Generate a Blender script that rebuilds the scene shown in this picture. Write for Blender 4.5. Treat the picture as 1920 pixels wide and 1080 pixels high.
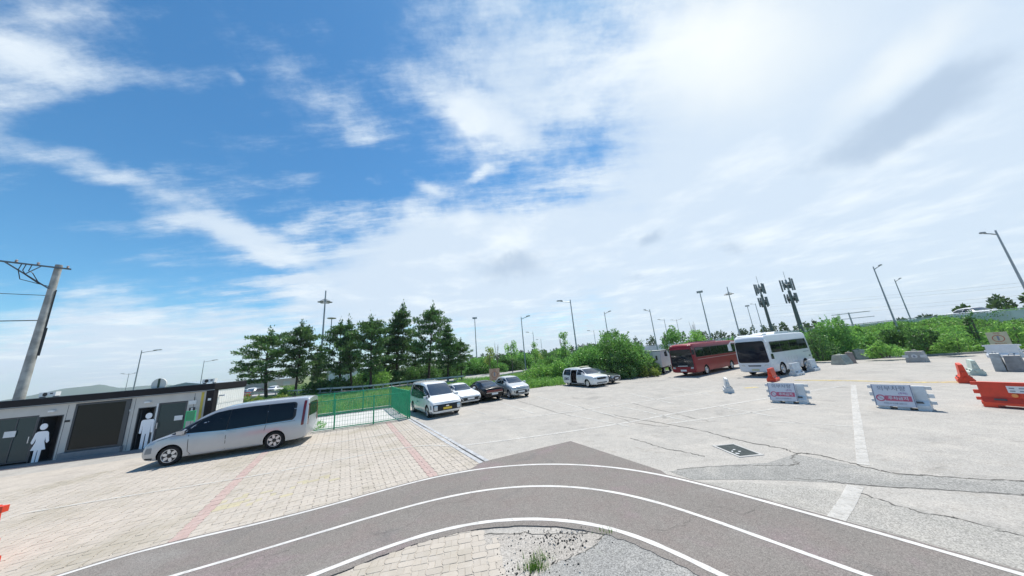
import bpy, bmesh, math, random
import numpy as np
from mathutils import Vector, Matrix
from mathutils.bvhtree import BVHTree
from mathutils.geometry import tessellate_polygon
for o in list(bpy.data.objects):
    bpy.data.objects.remove(o)
SC = bpy.context.scene
COL = SC.collection
R_ = math.radians
# ------------------------------------------------------------------ camera
CAM_H, FPX, ROLL, PITCH = 3.05, 540.0, R_(4.9), math.atan(130.5 / 540.0)
fw = Vector((0, math.cos(PITCH), math.sin(PITCH)))
up0 = Vector((0, -math.sin(PITCH), math.cos(PITCH)))
rt0 = Vector((1, 0, 0))
ir = rt0 * math.cos(ROLL) - up0 * math.sin(ROLL)
iu = rt0 * math.sin(ROLL) + up0 * math.cos(ROLL)
cd = bpy.data.cameras.new('camera')
cam = bpy.data.objects.new('camera', cd)
COL.objects.link(cam)
m = Matrix.Identity(4)
for i in range(3):
    m[i][0], m[i][1], m[i][2] = ir[i], iu[i], -fw[i]
m[2][3] = CAM_H
cam.matrix_world = m
cd.sensor_width = 36.0
cd.lens = 36.0 * FPX / 1920.0
cd.clip_start, cd.clip_end = 0.1, 20000
SC.camera = cam


def ray(x, y):
    return ir * ((x - 960) / FPX) - iu * ((y - 540) / FPX) + fw


def G(x, y, z=0.0):
    """survey: point of the plane at height z seen in direction (x, y)"""
    v = ray(x, y)
    t = (z - CAM_H) / v.z
    return Vector((v.x * t, v.y * t, z))


def AT(x, y, rng):
    """survey: point in direction (x, y) at horizontal range rng"""
    v = ray(x, y)
    t = rng / math.hypot(v.x, v.y)
    return Vector((v.x * t, v.y * t, CAM_H + v.z * t))


# ------------------------------------------------------------------ view, sun
SC.view_settings.view_transform = 'Standard'
SC.view_settings.look = 'None'
SC.view_settings.exposure = 0.27
SC.view_settings.gamma = 1.0
SC.view_settings.use_curve_mapping = False
SC.cycles.max_bounces = 6
SC.cycles.transparent_max_bounces = 12
SC.cycles.use_denoising = True
SUN_EL, SUN_AZ = R_(66), R_(30)
sd = Vector((math.sin(SUN_AZ) * math.cos(SUN_EL), math.cos(SUN_AZ) * math.cos(SUN_EL), math.sin(SUN_EL)))
sl = bpy.data.lights.new('sun', 'SUN')
sl.energy, sl.angle, sl.color = 5.0, R_(0.6), (1.0, 0.945, 0.865)
so = bpy.data.objects.new('sun', sl)
COL.objects.link(so)
so.rotation_euler = (-sd).to_track_quat('-Z', 'Y').to_euler()
so.location = sd * 200
# ------------------------------------------------------------------ node helpers


class NT:
    def __init__(s, tree):
        s.t = tree
        s.n = tree.nodes
        s.l = tree.links

    def new(s, typ, **kw):
        nd = s.n.new(typ)
        for k, v in kw.items():
            setattr(nd, k, v)
        return nd

    def put(s, sock, v):
        if isinstance(v, (int, float)):
            sock.default_value = v
        elif isinstance(v, (tuple, list, Vector)):
            v = tuple(v)
            if len(sock.default_value) == 4 and len(v) == 3:
                v = v + (1,)
            sock.default_value = v
        else:
            s.l.new(v, sock)

    def m(s, op, *a, clamp=False):
        nd = s.new('ShaderNodeMath', operation=op, use_clamp=clamp)
        for i, v in enumerate(a):
            s.put(nd.inputs[i], v)
        return nd.outputs[0]

    def vm(s, op, *a, out=0):
        nd = s.new('ShaderNodeVectorMath', operation=op)
        for i, v in enumerate(a):
            if op == 'SCALE' and i == 1:
                s.put(nd.inputs['Scale'], v)
            else:
                s.put(nd.inputs[i], v)
        return nd.outputs[out]

    def dot(s, a, b):
        return s.vm('DOT_PRODUCT', a, b, out='Value')

    def noise(s, vec, scale, detail=4, rough=0.55, dist=0.0, out='Fac'):
        nd = s.new('ShaderNodeTexNoise')
        s.put(nd.inputs['Vector'], vec)
        s.put(nd.inputs['Scale'], scale)
        s.put(nd.inputs['Detail'], detail)
        s.put(nd.inputs['Roughness'], rough)
        s.put(nd.inputs['Distortion'], dist)
        return nd.outputs[out]

    def step(s, v, a, b, lo=0.0, hi=1.0):
        nd = s.new('ShaderNodeMapRange', interpolation_type='SMOOTHSTEP')
        s.put(nd.inputs[0], v)
        for i, q in enumerate((a, b, lo, hi)):
            s.put(nd.inputs[i + 1], q)
        return nd.outputs[0]

    def mix(s, f, a, b, blend='MIX'):
        nd = s.new('ShaderNodeMix', data_type='RGBA', blend_type=blend)
        s.put(nd.inputs[0], f)
        s.put(nd.inputs[6], a)
        s.put(nd.inputs[7], b)
        return nd.outputs[2]


# ------------------------------------------------------------------ sky
W = bpy.data.worlds.new('World')
SC.world = W
W.use_nodes = True
wt = NT(W.node_tree)
bg = W.node_tree.nodes['Background']
SKY_S = 0.09
bg.inputs['Strength'].default_value = SKY_S
sky = wt.new('ShaderNodeTexSky', sky_type='NISHITA')
sky.sun_disc = False
sky.sun_elevation, sky.sun_rotation = SUN_EL, SUN_AZ
sky.altitude, sky.air_density, sky.dust_density, sky.ozone_density = 0, 1.0, 0.2, 1.6
hs = wt.new('ShaderNodeHueSaturation')
wt.l.new(sky.outputs[0], hs.inputs['Color'])
hs.inputs['Saturation'].default_value = 1.22
hs.inputs['Value'].default_value = 1.3
tc = wt.new('ShaderNodeTexCoord')
dr = tc.outputs['Generated']
sep = wt.new('ShaderNodeSeparateXYZ')
wt.l.new(dr, sep.inputs[0])
dz = wt.m('MAXIMUM', sep.outputs[2], 0.02)
plane = wt.vm('DIVIDE', dr, wt.vm('ADD', wt.vm('MULTIPLY', (1, 1, 1), dz), (0.06, 0.06, 0.06)))
wp2 = wt.vm('SUBTRACT', wt.noise(dr, 3.2, 4, 0.6, out='Color'), (0.5, 0.5, 0.5))
dw = wt.vm('ADD', dr, wt.vm('SCALE', wp2, 0.17))


def cloud_sum(blobs):
    tot = None
    for (x1, y1, x2, y2, hw, w) in blobs:
        a, b = ray(x1, y1).normalized(), ray(x2, y2).normalized()
        c = (a + b).normalized()
        t = b - a
        if t.length < 1e-4:
            t = c.orthogonal()
        t.normalize()
        bn = c.cross(t).normalized()
        mid = ((x1 + x2) / 2, (y1 + y2) / 2)
        dv = Vector((-(y2 - y1), x2 - x1))
        if dv.length < 1e-3:
            dv = Vector((0, 1))
        dv.normalize()
        wdir = ray(mid[0] + dv.x * hw, mid[1] + dv.y * hw).normalized()
        wang = max((wdir - c).length, 0.01)
        lang = (b - a).length / 2 + wang * 0.6
        u = wt.m('MULTIPLY', wt.dot(dw, t), 1 / lang)
        v = wt.m('MULTIPLY', wt.dot(dw, bn), 1 / wang)
        q = wt.m('ADD', wt.m('MULTIPLY', u, u), wt.m('MULTIPLY', v, v))
        k = wt.m('MAXIMUM', wt.m('MULTIPLY_ADD', q, -0.3, 1.0), 0.0)
        g = wt.m('MULTIPLY', wt.m('MULTIPLY', k, k), wt.m('MULTIPLY', k, w))
        tot = g if tot is None else wt.m('ADD', tot, g)
    return tot


cover = cloud_sum([
    (1180, 120, 2000, 260, 330, 1.0), (1000, 560, 1950, 470, 190, 0.85), (600, 500, 1020, 450, 100, 1.0), (500, 580, 1000, 560, 50, 0.5),
    (860, 40, 1010, 230, 110, 0.42), (30, 275, 250, 345, 20, 0.5), (230, 345, 450, 420, 40, 0.62),
    (400, 415, 580, 468, 24, 0.5), (0, 90, 190, 145, 55, 0.55), (60, 10, 270, 25, 38, 0.4),
    (440, 150, 440, 151, 22, 0.35), (645, 215, 720, 260, 36, 0.4), (740, 150, 1010, 290, 28, 0.35),
    (770, 335, 850, 365, 16, 0.55), (870, 335, 940, 318, 12, 0.45), (690, 335, 720, 345, 12, 0.4), (560, 395, 620, 385, 16, 0.35), (480, 120, 660, 170, 40, 0.22), (-100, 665, 480, 620, 70, 0.5),
    (860, 380, 1080, 315, 42, -0.42), (-250, 260, 0, 180, 60, 0.4)])
grey = cloud_sum([(890, 515, 1030, 485, 34, 0.8), (1220, 440, 1222, 445, 28, 0.9), (1640, 265, 1860, 120, 50, 0.9),
                  (1330, 470, 1400, 470, 18, 0.5), (1180, 525, 1250, 520, 20, 0.4), (1500, 320, 1640, 260, 50, 0.35)])
brite = cloud_sum([(1180, 60, 1420, 100, 110, 1.0), (1590, 200, 1760, 60, 36, 0.6)])
stv = (ray(540, 465).normalized() / ray(540, 465).normalized().z - ray(20, 270).normalized() / ray(20, 270).normalized().z)
sang = math.atan2(stv.y, stv.x)
mp = wt.new('ShaderNodeMapping')
wt.l.new(plane, mp.inputs[0])
mp.inputs['Rotation'].default_value = (0, 0, -sang)
mp.inputs['Scale'].default_value = (0.55, 2.2, 0.0)
n1 = wt.noise(mp.outputs[0], 1.7, 7, 0.68)
n2 = wt.noise(plane, 1.6, 5, 0.6)
n3 = wt.noise(dr, 6.0, 7, 0.66)
npl = wt.m('ADD', wt.m('MULTIPLY', n1, 0.5), wt.m('MULTIPLY', n2, 0.3))
hf = wt.step(sep.outputs[2], 0.02, 0.26)
npl = wt.m('MULTIPLY_ADD', wt.m('SUBTRACT', npl, 0.4), hf, 0.4)
nn = wt.m('ADD', npl, wt.m('MULTIPLY', n3, 0.35))
horiz = wt.m('MULTIPLY', wt.step(sep.outputs[2], 0.0, 0.2, 1.0, 0.0), 0.5)
solid = wt.step(cover, 0.5, 0.85)
cmod = wt.m('MULTIPLY', cover, wt.m('MULTIPLY_ADD', wt.step(wt.m('ADD', wt.m('MULTIPLY', n1, 0.6), wt.m('MULTIPLY', n3, 0.4)), 0.3, 0.66), 0.75, 0.5))
cover = wt.m('ADD', wt.m('MULTIPLY', cover, solid), wt.m('MULTIPLY', cmod, wt.m('SUBTRACT', 1.0, solid)))
wisp = wt.m('MULTIPLY', wt.m('MULTIPLY', wt.step(n1, 0.47, 0.78), hf), 0.25)
cover = wt.m('ADD', cover, wisp)
dens = wt.m('ADD', wt.m('ADD', cover, horiz), wt.m('MULTIPLY', wt.m('SUBTRACT', nn, 0.565), wt.m('MULTIPLY_ADD', solid, -1.0, 2.0)))
dens = wt.step(dens, 0.06, 0.95)
whi = wt.mix(wt.m('MULTIPLY', wt.m('MINIMUM', brite, 1.0), 1.0), (6.6, 7.7, 8.9), (9.6, 9.9, 9.6))
whi = wt.mix(wt.step(n2, 0.45, 0.75), whi, (8.6, 9.3, 9.8))
whi = wt.mix(wt.m('MULTIPLY', wt.step(wt.m('ADD', grey, wt.m('MULTIPLY', wt.m('SUBTRACT', n3, 0.5), 1.2)), 0.2, 0.9), 0.9), whi, (4.7, 5.8, 7.2))
blu = wt.vm('MULTIPLY', hs.outputs[0], (0.66, 1.05, 1.08))
skc = wt.mix(wt.m('MULTIPLY', dens, 0.95), blu, whi)
wt.l.new(skc, bg.inputs['Color'])
try:
    W.cycles.sampling_method = 'MANUAL'
    W.cycles.sample_map_resolution = 512
except Exception:
    pass

# ------------------------------------------------------------------ materials
MATS = {}


def mat(name, col, rough=0.6, metal=0.0, var=0.0, scale=4.0, bump=0.0, bscale=40.0, spec=0.5, col2=None, coat=0.0, obj=False):
    """principled material with procedural mottling of its own colour and fine relief"""
    if name in MATS:
        return MATS[name]
    mt = bpy.data.materials.new(name)
    mt.use_nodes = True
    t = NT(mt.node_tree)
    b = mt.node_tree.nodes['Principled BSDF']
    b.inputs['Roughness'].default_value = rough
    b.inputs['Metallic'].default_value = metal
    b.inputs['Specular IOR Level'].default_value = spec
    b.inputs['Coat Weight'].default_value = coat
    b.inputs['Coat Roughness'].default_value = 0.05
    tcn = t.new('ShaderNodeTexCoord')
    v = tcn.outputs['Object'] if obj else t.new('ShaderNodeNewGeometry').outputs['Position']
    if var > 0 or col2:
        n = t.noise(v, scale, 6, 0.6)
        c2 = col2 or tuple(c * (1 - var) for c in col)
        c1 = col if col2 else tuple(min(1, c * (1 + var)) for c in col)
        t.put(b.inputs['Base Color'], t.mix(t.step(n, 0.3, 0.7), c1, c2))
    else:
        b.inputs['Base Color'].default_value = (*col, 1)
    if bump > 0:
        bn = t.new('ShaderNodeBump')
        bn.inputs['Strength'].default_value = bump
        bn.inputs['Distance'].default_value = 0.01
        t.put(bn.inputs['Height'], t.noise(v, bscale, 5, 0.6))
        t.l.new(bn.outputs[0], b.inputs['Normal'])
    MATS[name] = mt
    return mt


def foliage(name, c1, c2, c3=None, sc=0.6, trans=0.35):
    if name in MATS:
        return MATS[name]
    mt = bpy.data.materials.new(name)
    mt.use_nodes = True
    t = NT(mt.node_tree)
    t.n.clear()
    g = t.new('ShaderNodeNewGeometry')
    oi = t.new('ShaderNodeObjectInfo')
    n = t.noise(g.outputs['Position'], sc, 3, 0.6)
    f = t.m('ADD', t.m('MULTIPLY', n, 0.75), t.m('MULTIPLY', g.outputs['Random Per Island'], 0.5))
    c = t.mix(t.step(f, 0.25, 0.95), c1, c2)
    if c3:
        c = t.mix(t.step(g.outputs['Random Per Island'], 0.86, 0.95), c, c3)
    hsn = t.new('ShaderNodeHueSaturation')
    t.put(hsn.inputs['Color'], c)
    t.put(hsn.inputs['Value'], t.m('ADD', 0.85, t.m('MULTIPLY', oi.outputs['Random'], 0.3)))
    c = hsn.outputs[0]
    d = t.new('ShaderNodeBsdfDiffuse')
    t.put(d.inputs[0], c)
    tr = t.new('ShaderNodeBsdfTranslucent')
    t.put(tr.inputs[0], t.mix(0.4, c, (0.18, 0.36, 0.06)))
    mx = t.new('ShaderNodeMixShader')
    mx.inputs[0].default_value = trans
    t.l.new(d.outputs[0], mx.inputs[1])
    t.l.new(tr.outputs[0], mx.inputs[2])
    gl = t.new('ShaderNodeBsdfGlossy')
    gl.inputs['Roughness'].default_value = 0.45
    m2 = t.new('ShaderNodeMixShader')
    m2.inputs[0].default_value = 0.04
    t.l.new(mx.outputs[0], m2.inputs[1])
    t.l.new(gl.outputs[0], m2.inputs[2])
    o = t.new('ShaderNodeOutputMaterial')
    t.l.new(m2.outputs[0], o.inputs[0])
    MATS[name] = mt
    return mt


def ground_mat(name, cols, stains=(), speck=0.0, speck_scale=90.0, rough=0.9, bump=0.25, streak=0.0):
    """cols: three colours mixed by large noise; stains: (colour, scale, low, high, amount)"""
    mt = bpy.data.materials.new(name)
    mt.use_nodes = True
    t = NT(mt.node_tree)
    b = mt.node_tree.nodes['Principled BSDF']
    b.inputs['Roughness'].default_value = rough
    b.inputs['Specular IOR Level'].default_value = 0.25
    v = t.new('ShaderNodeNewGeometry').outputs['Position']
    c = t.mix(t.step(t.noise(v, 0.22, 5, 0.6), 0.35, 0.65), cols[0], cols[1])
    c = t.mix(t.step(t.noise(v, 1.3, 6, 0.65), 0.42, 0.72), c, cols[2])
    for i, (sc_, scale, lo, hi, amt) in enumerate(stains):
        off = t.vm('ADD', v, (17.3 * (i + 1), 5.1 * i, 3.3))
        c = t.mix(t.m('MULTIPLY', t.step(t.noise(off, scale, 7, 0.65, 0.4), lo, hi), amt), c, sc_)
    if streak > 0:
        mpn = t.new('ShaderNodeMapping')
        t.put(mpn.inputs[0], v)
        mpn.inputs['Rotation'].default_value = (0, 0, R_(-18))
        mpn.inputs['Scale'].default_value = (0.25, 2.4, 1)
        c = t.mix(t.m('MULTIPLY', t.step(t.noise(mpn.outputs[0], 1.5, 6, 0.65), 0.5, 0.75), streak), c, tuple(q * 0.72 for q in cols[0]))
    if speck > 0:
        vo = t.new('ShaderNodeTexVoronoi')
        t.put(vo.inputs['Vector'], v)
        vo.inputs['Scale'].default_value = speck_scale
        sp = t.new('ShaderNodeSeparateColor')
        t.l.new(vo.outputs['Color'], sp.inputs[0])
        k = t.m('ADD', t.m('MULTIPLY', t.m('SUBTRACT', sp.outputs[0], 0.5), speck * 2), 1.0)
        k = t.m('MULTIPLY', k, t.m('ADD', 0.8, t.m('MULTIPLY', t.noise(v, 24, 4, 0.7), 0.4)))
        c = t.vm('SCALE', c, k)
        bn = t.new('ShaderNodeBump')
        bn.inputs['Strength'].default_value = bump
        bn.inputs['Distance'].default_value = 0.008
        t.put(bn.inputs['Height'], t.m('ADD', sp.outputs[1], t.noise(v, 30, 4)))
        t.l.new(bn.outputs[0], b.inputs['Normal'])
    t.put(b.inputs['Base Color'], c)
    MATS[name] = mt
    return mt


def paint_mat(name, col, wear, scale=9.0, rough=0.6, amt=0.92):
    """worn road paint: bare patches let the surface below show"""
    mt = bpy.data.materials.new(name)
    mt.use_nodes = True
    t = NT(mt.node_tree)
    b = mt.node_tree.nodes['Principled BSDF']
    b.inputs['Roughness'].default_value = rough
    v = t.new('ShaderNodeNewGeometry').outputs['Position']
    n = t.m('ADD', t.m('MULTIPLY', t.noise(v, scale, 8, 0.75), 0.7), t.m('MULTIPLY', t.noise(v, scale * 0.2, 4, 0.6), 0.3))
    t.put(b.inputs['Base Color'], t.mix(t.step(t.noise(v, 3.0, 5), 0.35, 0.75), col, tuple(c * 0.82 for c in col)))
    t.put(b.inputs['Alpha'], t.m('MULTIPLY', t.step(n, wear - 0.16, wear + 0.12), amt))
    MATS[name] = mt
    return mt


M_glass = mat('dark_tinted_glass', (0.005, 0.008, 0.013), 0.03, spec=0.36)
M_glassb = mat('windscreen_glass', (0.03, 0.045, 0.07), 0.03, spec=0.8)
M_rub = mat('tyre_rubber', (0.012, 0.012, 0.013), 0.85, var=0.2, scale=9)
M_blk = mat('black_plastic', (0.012, 0.012, 0.014), 0.45)
M_alu = mat('alloy', (0.62, 0.63, 0.65), 0.3, metal=0.6)
M_chr = mat('chrome', (0.75, 0.76, 0.78), 0.12, metal=1.0)
M_lens = mat('headlamp_lens', (0.55, 0.58, 0.6), 0.08, metal=0.3)
M_red = mat('tail_lamp_red', (0.14, 0.008, 0.012), 0.12, coat=0.5)
M_plate = mat('number_plate_white', (0.75, 0.75, 0.74), 0.5)
M_platey = mat('number_plate_yellow', (0.75, 0.5, 0.04), 0.5)
M_int = mat('dark_interior', (0.02, 0.018, 0.02), 0.9)
M_galv = mat('galvanised_steel', (0.33, 0.36, 0.38), 0.5, metal=0.35, var=0.1, scale=3)
M_grnf = mat('green_fence_paint', (0.02, 0.33, 0.16), 0.45, var=0.12, scale=2)
M_white = mat('white_plastic', (0.72, 0.73, 0.74), 0.5, var=0.06, scale=3)
M_conc = mat('concrete_grey', (0.38, 0.37, 0.35), 0.9, var=0.18, scale=3, bump=0.4)
M_bark = mat('pine_bark', (0.06, 0.045, 0.035), 0.95, var=0.35, scale=6, bump=0.8, bscale=20)
M_barkl = mat('grey_bark', (0.13, 0.11, 0.09), 0.95, var=0.3, scale=6)
M_orange = mat('orange_plastic', (0.7, 0.055, 0.018), 0.45, var=0.1, scale=5)


def carpaint(name, col, metal=0.0):
    return mat(name, col, 0.24, metal=metal, var=0.03, scale=2, coat=0.8)


# ------------------------------------------------------------------ mesh helpers
class MB:
    def __init__(s):
        s.v, s.f, s.mi = [], [], []

    def add(s, vs, fs, mi=0):
        k = len(s.v)
        s.v += [tuple(v) for v in vs]
        s.f += [tuple(i + k for i in f) for f in fs]
        s.mi += [mi] * len(fs)
        return s

    def box(s, x0, x1, y0, y1, z0, z1, mi=0):
        vs = [(x, y, z) for z in (z0, z1) for y in (y0, y1) for x in (x0, x1)]
        return s.add(vs, [(0, 2, 3, 1), (4, 5, 7, 6), (0, 1, 5, 4), (2, 6, 7, 3), (0, 4, 6, 2), (1, 3, 7, 5)], mi)

    def bar(s, a, b, w, h=None, mi=0):
        """square bar from a to b"""
        h = h or w
        a, b = Vector(a), Vector(b)
        d = (b - a).normalized()
        u = d.cross(Vector((0, 0, 1)))
        u = u.normalized() if u.length > 1e-3 else Vector((1, 0, 0))
        n = d.cross(u).normalized()
        vs = []
        for p in (a, b):
            for i, j in ((-1, -1), (1, -1), (1, 1), (-1, 1)):
                vs.append(p + u * (w / 2 * i) + n * (h / 2 * j))
        return s.add(vs, [(3, 2, 1, 0), (4, 5, 6, 7), (0, 1, 5, 4), (1, 2, 6, 5), (2, 3, 7, 6), (3, 0, 4, 7)], mi)

    def tube(s, pts, rad, seg=8, mi=0):
        pts = [Vector(p) for p in pts]
        rad = rad if isinstance(rad, (list, tuple)) else [rad] * len(pts)
        vs, fs = [], []
        for i, p in enumerate(pts):
            d = (pts[min(i + 1, len(pts) - 1)] - pts[max(i - 1, 0)]).normalized()
            u = d.cross(Vector((0.31, 0.95, 0.05)))
            if u.length < 1e-3:
                u = d.cross(Vector((1, 0, 0)))
            u.normalize()
            n = d.cross(u)
            for k in range(seg):
                a = 2 * math.pi * k / seg
                vs.append(p + (u * math.cos(a) + n * math.sin(a)) * rad[i])
        for i in range(len(pts) - 1):
            for k in range(seg):
                a, b = i * seg + k, i * seg + (k + 1) % seg
                fs.append((a, b, b + seg, a + seg))
        fs.append(tuple(range(seg - 1, -1, -1)))
        e = (len(pts) - 1) * seg
        fs.append(tuple(range(e, e + seg)))
        return s.add(vs, fs, mi)

    def prism(s, poly, z0, z1, mi=0, axis='z'):
        """polygon extruded; axis z: poly in xy; y: poly in xz; x: poly in yz"""
        n = len(poly)

        def P(p, h):
            return {'z': (p[0], p[1], h), 'y': (p[0], h, p[1]), 'x': (h, p[0], p[1])}[axis]
        vs = [P(p, z0) for p in poly] + [P(p, z1) for p in poly]
        tri = tessellate_polygon([[Vector((p[0], p[1], 0)) for p in poly]])
        fs = [tuple(t) for t in tri] + [tuple(i + n for i in t[::-1]) for t in tri]
        for i in range(n):
            j = (i + 1) % n
            fs.append((i, j, j + n, i + n))
        return s.add(vs, fs, mi)

    def lathe(s, prof, seg=20, axis='z', c=(0, 0, 0), mi=0, caps=True):
        vs, fs = [], []
        for r, h in prof:
            for k in range(seg):
                a = 2 * math.pi * k / seg
                x, y = r * math.cos(a), r * math.sin(a)
                p = {'z': (x, y, h), 'y': (x, h, y), 'x': (h, x, y)}[axis]
                vs.append((p[0] + c[0], p[1] + c[1], p[2] + c[2]))
        for i in range(len(prof) - 1):
            for k in range(seg):
                a, b = i * seg + k, i * seg + (k + 1) % seg
                fs.append((a, b, b + seg, a + seg))
        if caps:
            fs.append(tuple(range(seg)))
            e = (len(prof) - 1) * seg
            fs.append(tuple(range(e, e + seg)))
        return s.add(vs, fs, mi)

    def ribbon(s, pts, w, z, mi=0):
        """flat strip along ground points"""
        pts = [Vector((p[0], p[1], 0)) for p in pts]
        ws = w if isinstance(w, (list, tuple)) else [w] * len(pts)
        vs, fs = [], []
        for i, p in enumerate(pts):
            d = (pts[min(i + 1, len(pts) - 1)] - pts[max(i - 1, 0)]).normalized()
            n = Vector((-d.y, d.x, 0))
            for q in (1, -1):
                r = p + n * (ws[i] / 2 * q)
                vs.append((r.x, r.y, z))
        for i in range(len(pts) - 1):
            fs.append((2 * i + 1, 2 * i + 3, 2 * i + 2, 2 * i))
        return s.add(vs, fs, mi)

    def sheet(s, poly, z, mi=0):
        tri = tessellate_polygon([[Vector((p[0], p[1], 0)) for p in poly]])
        vs = [(p[0], p[1], z) for p in poly]
        fs = []
        for t in tri:
            a, b, c = [Vector(vs[i]) for i in t]
            fs.append(tuple(t) if (b - a).cross(c - a).z > 0 else tuple(t[::-1]))
        return s.add(vs, fs, mi)

    def mesh(s, name, mats, smooth=False, sharp=None):
        me = bpy.data.meshes.new(name)
        me.from_pydata(s.v, [], s.f)
        mats = mats if isinstance(mats, (list, tuple)) else [mats]
        for q in mats:
            me.materials.append(q)
        if len(mats) > 1:
            me.polygons.foreach_set('material_index', s.mi)
        bm = bmesh.new()
        bm.from_mesh(me)
        bmesh.ops.recalc_face_normals(bm, faces=bm.faces)
        bm.to_mesh(me)
        bm.free()
        if smooth:
            me.polygons.foreach_set('use_smooth', [True] * len(me.polygons))
            me.set_sharp_from_angle(angle=R_(sharp or 40))
        me.update()
        return me

    def build(s, name, mats, parent=None, smooth=False, sharp=None):
        return link(name, s.mesh(name, mats, smooth, sharp), parent)


def link(name, me, parent=None):
    o = bpy.data.objects.new(name, me)
    COL.objects.link(o)
    if parent:
        o.parent = parent
    return o


def tag(o, label, cat, group=None):
    o['label'], o['category'] = label, cat
    if group:
        o['group'] = group
    return o


def thing(name, label, cat, loc=(0, 0, 0), rz=0.0, group=None, scale=1.0):
    o = link(name, None)
    o.empty_display_size = 0.2
    o.location = loc
    o.rotation_euler = (0, 0, rz)
    o.scale = (scale,) * 3 if isinstance(scale, (int, float)) else scale
    return tag(o, label, cat, group)


def struct(o):
    o['kind'] = 'structure'
    return o


def stuff(o, label=None, cat=None):
    o['kind'] = 'stuff'
    if label:
        tag(o, label, cat)
    return o


def copy_tree(o, parent=None):
    c = o.copy()
    COL.objects.link(c)
    c.parent = parent
    for ch in o.children:
        copy_tree(ch, c)
    return c


def smooth_pts(pts, n=8):
    """catmull-rom through 2-D points"""
    P = [Vector((p[0], p[1], 0)) for p in pts]
    out = []
    for i in range(len(P) - 1):
        a, b, c, d = P[max(i - 1, 0)], P[i], P[i + 1], P[min(i + 2, len(P) - 1)]
        for k in range(n):
            t = k / n
            out.append(0.5 * ((2 * b) + (c - a) * t + (2 * a - 5 * b + 4 * c - d) * t * t + (3 * b - a - 3 * c + d) * t ** 3))
    out.append(P[-1])
    return out


def text_mesh(s, size, name='lettering', bold=0.0):
    cu = bpy.data.curves.new(name, 'FONT')
    cu.body = s
    cu.size = size
    cu.align_x, cu.align_y = 'CENTER', 'CENTER'
    cu.offset = bold
    cu.extrude = 0.002
    cu.resolution_u = 3
    ob = bpy.data.objects.new(name, cu)
    COL.objects.link(ob)
    dg = bpy.context.evaluated_depsgraph_get()
    me = bpy.data.meshes.new_from_object(ob.evaluated_get(dg))
    bpy.data.objects.remove(ob)
    return me


def letters(s, size, mt, parent, loc, rot, name='lettering', sx=1.0, bold=0.0):
    me = text_mesh(s, size, name, bold)
    me.materials.clear()
    me.materials.append(mt)
    o = link(name, me, parent)
    o.location, o.rotation_euler, o.scale = loc, rot, (sx, 1, 1)
    return o


exec_sections = []
# ================================================================== GROUND
M_lot = ground_mat('worn_pale_asphalt', [(0.36, 0.345, 0.318), (0.325, 0.314, 0.292), (0.39, 0.37, 0.338)],
                   [((0.36, 0.335, 0.30), 0.16, 0.5, 0.72, 0.6), ((0.205, 0.2, 0.19), 0.55, 0.53, 0.72, 0.55), ((0.27, 0.25, 0.22), 1.9, 0.55, 0.7, 0.5), ((0.15, 0.145, 0.135), 0.8, 0.63, 0.74, 0.55), ((0.44, 0.42, 0.38), 0.35, 0.55, 0.7, 0.5), ((0.40, 0.39, 0.37), 2.6, 0.6, 0.75, 0.5)],
                   speck=0.2, speck_scale=60, streak=0.4)
M_path = ground_mat('path_asphalt', [(0.176, 0.163, 0.150), (0.196, 0.181, 0.167), (0.186, 0.163, 0.151)],
                    [((0.205, 0.165, 0.168), 0.6, 0.52, 0.7, 0.75), ((0.125, 0.122, 0.12), 0.9, 0.56, 0.72, 0.6), ((0.235, 0.228, 0.215), 0.45, 0.54, 0.72, 0.6), ((0.23, 0.225, 0.215), 1.8, 0.62, 0.8, 0.4)], speck=0.32, speck_scale=95)
M_grav = ground_mat('coarse_grey_asphalt', [(0.265, 0.262, 0.25), (0.235, 0.235, 0.228), (0.30, 0.295, 0.28)],
                    [((0.34, 0.33, 0.31), 1.1, 0.5, 0.75, 0.6), ((0.2, 0.21, 0.18), 1.7, 0.55, 0.75, 0.4)], speck=0.42, speck_scale=70, bump=0.6)
M_patch = ground_mat('dark_asphalt_patch', [(0.25, 0.248, 0.235), (0.285, 0.28, 0.264), (0.22, 0.22, 0.208)],
                     [((0.35, 0.338, 0.31), 0.9, 0.46, 0.7, 0.7)], speck=0.34, speck_scale=60)
M_dirt = ground_mat('dusty_concrete', [(0.34, 0.315, 0.285), (0.3, 0.285, 0.26), (0.38, 0.36, 0.33)],
                    [((0.22, 0.2, 0.17), 1.6, 0.52, 0.75, 0.6)], speck=0.3, speck_scale=60)
M_soil = ground_mat('grassy_soil', [(0.10, 0.15, 0.05), (0.13, 0.17, 0.06), (0.17, 0.17, 0.10)], [], speck=0.3, speck_scale=8)
M_sand = ground_mat('joint_sand', [(0.40, 0.365, 0.32), (0.43, 0.39, 0.34), (0.33, 0.3, 0.265)], [], speck=0.3, speck_scale=120)
M_pale = ground_mat('pale_concrete_apron', [(0.5, 0.5, 0.49), (0.44, 0.44, 0.43), (0.55, 0.54, 0.53)],
                    [((0.3, 0.31, 0.27), 0.9, 0.5, 0.72, 0.5)], speck=0.1)
M_wline = paint_mat('path_line_paint', (0.62, 0.61, 0.59), 0.36, 9)
M_wfade = paint_mat('faded_white_paint', (0.6, 0.59, 0.56), 0.44, 6, amt=.7)
M_wfade2 = paint_mat('very_faded_white_paint', (0.6, 0.6, 0.57), 0.46, 4, amt=.65)
M_yfade = paint_mat('faded_yellow_paint', (0.6, 0.47, 0.16), 0.5, 5)


def gp(pts, z=0.0):
    return [G(x, y, z) for x, y in pts]


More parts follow.
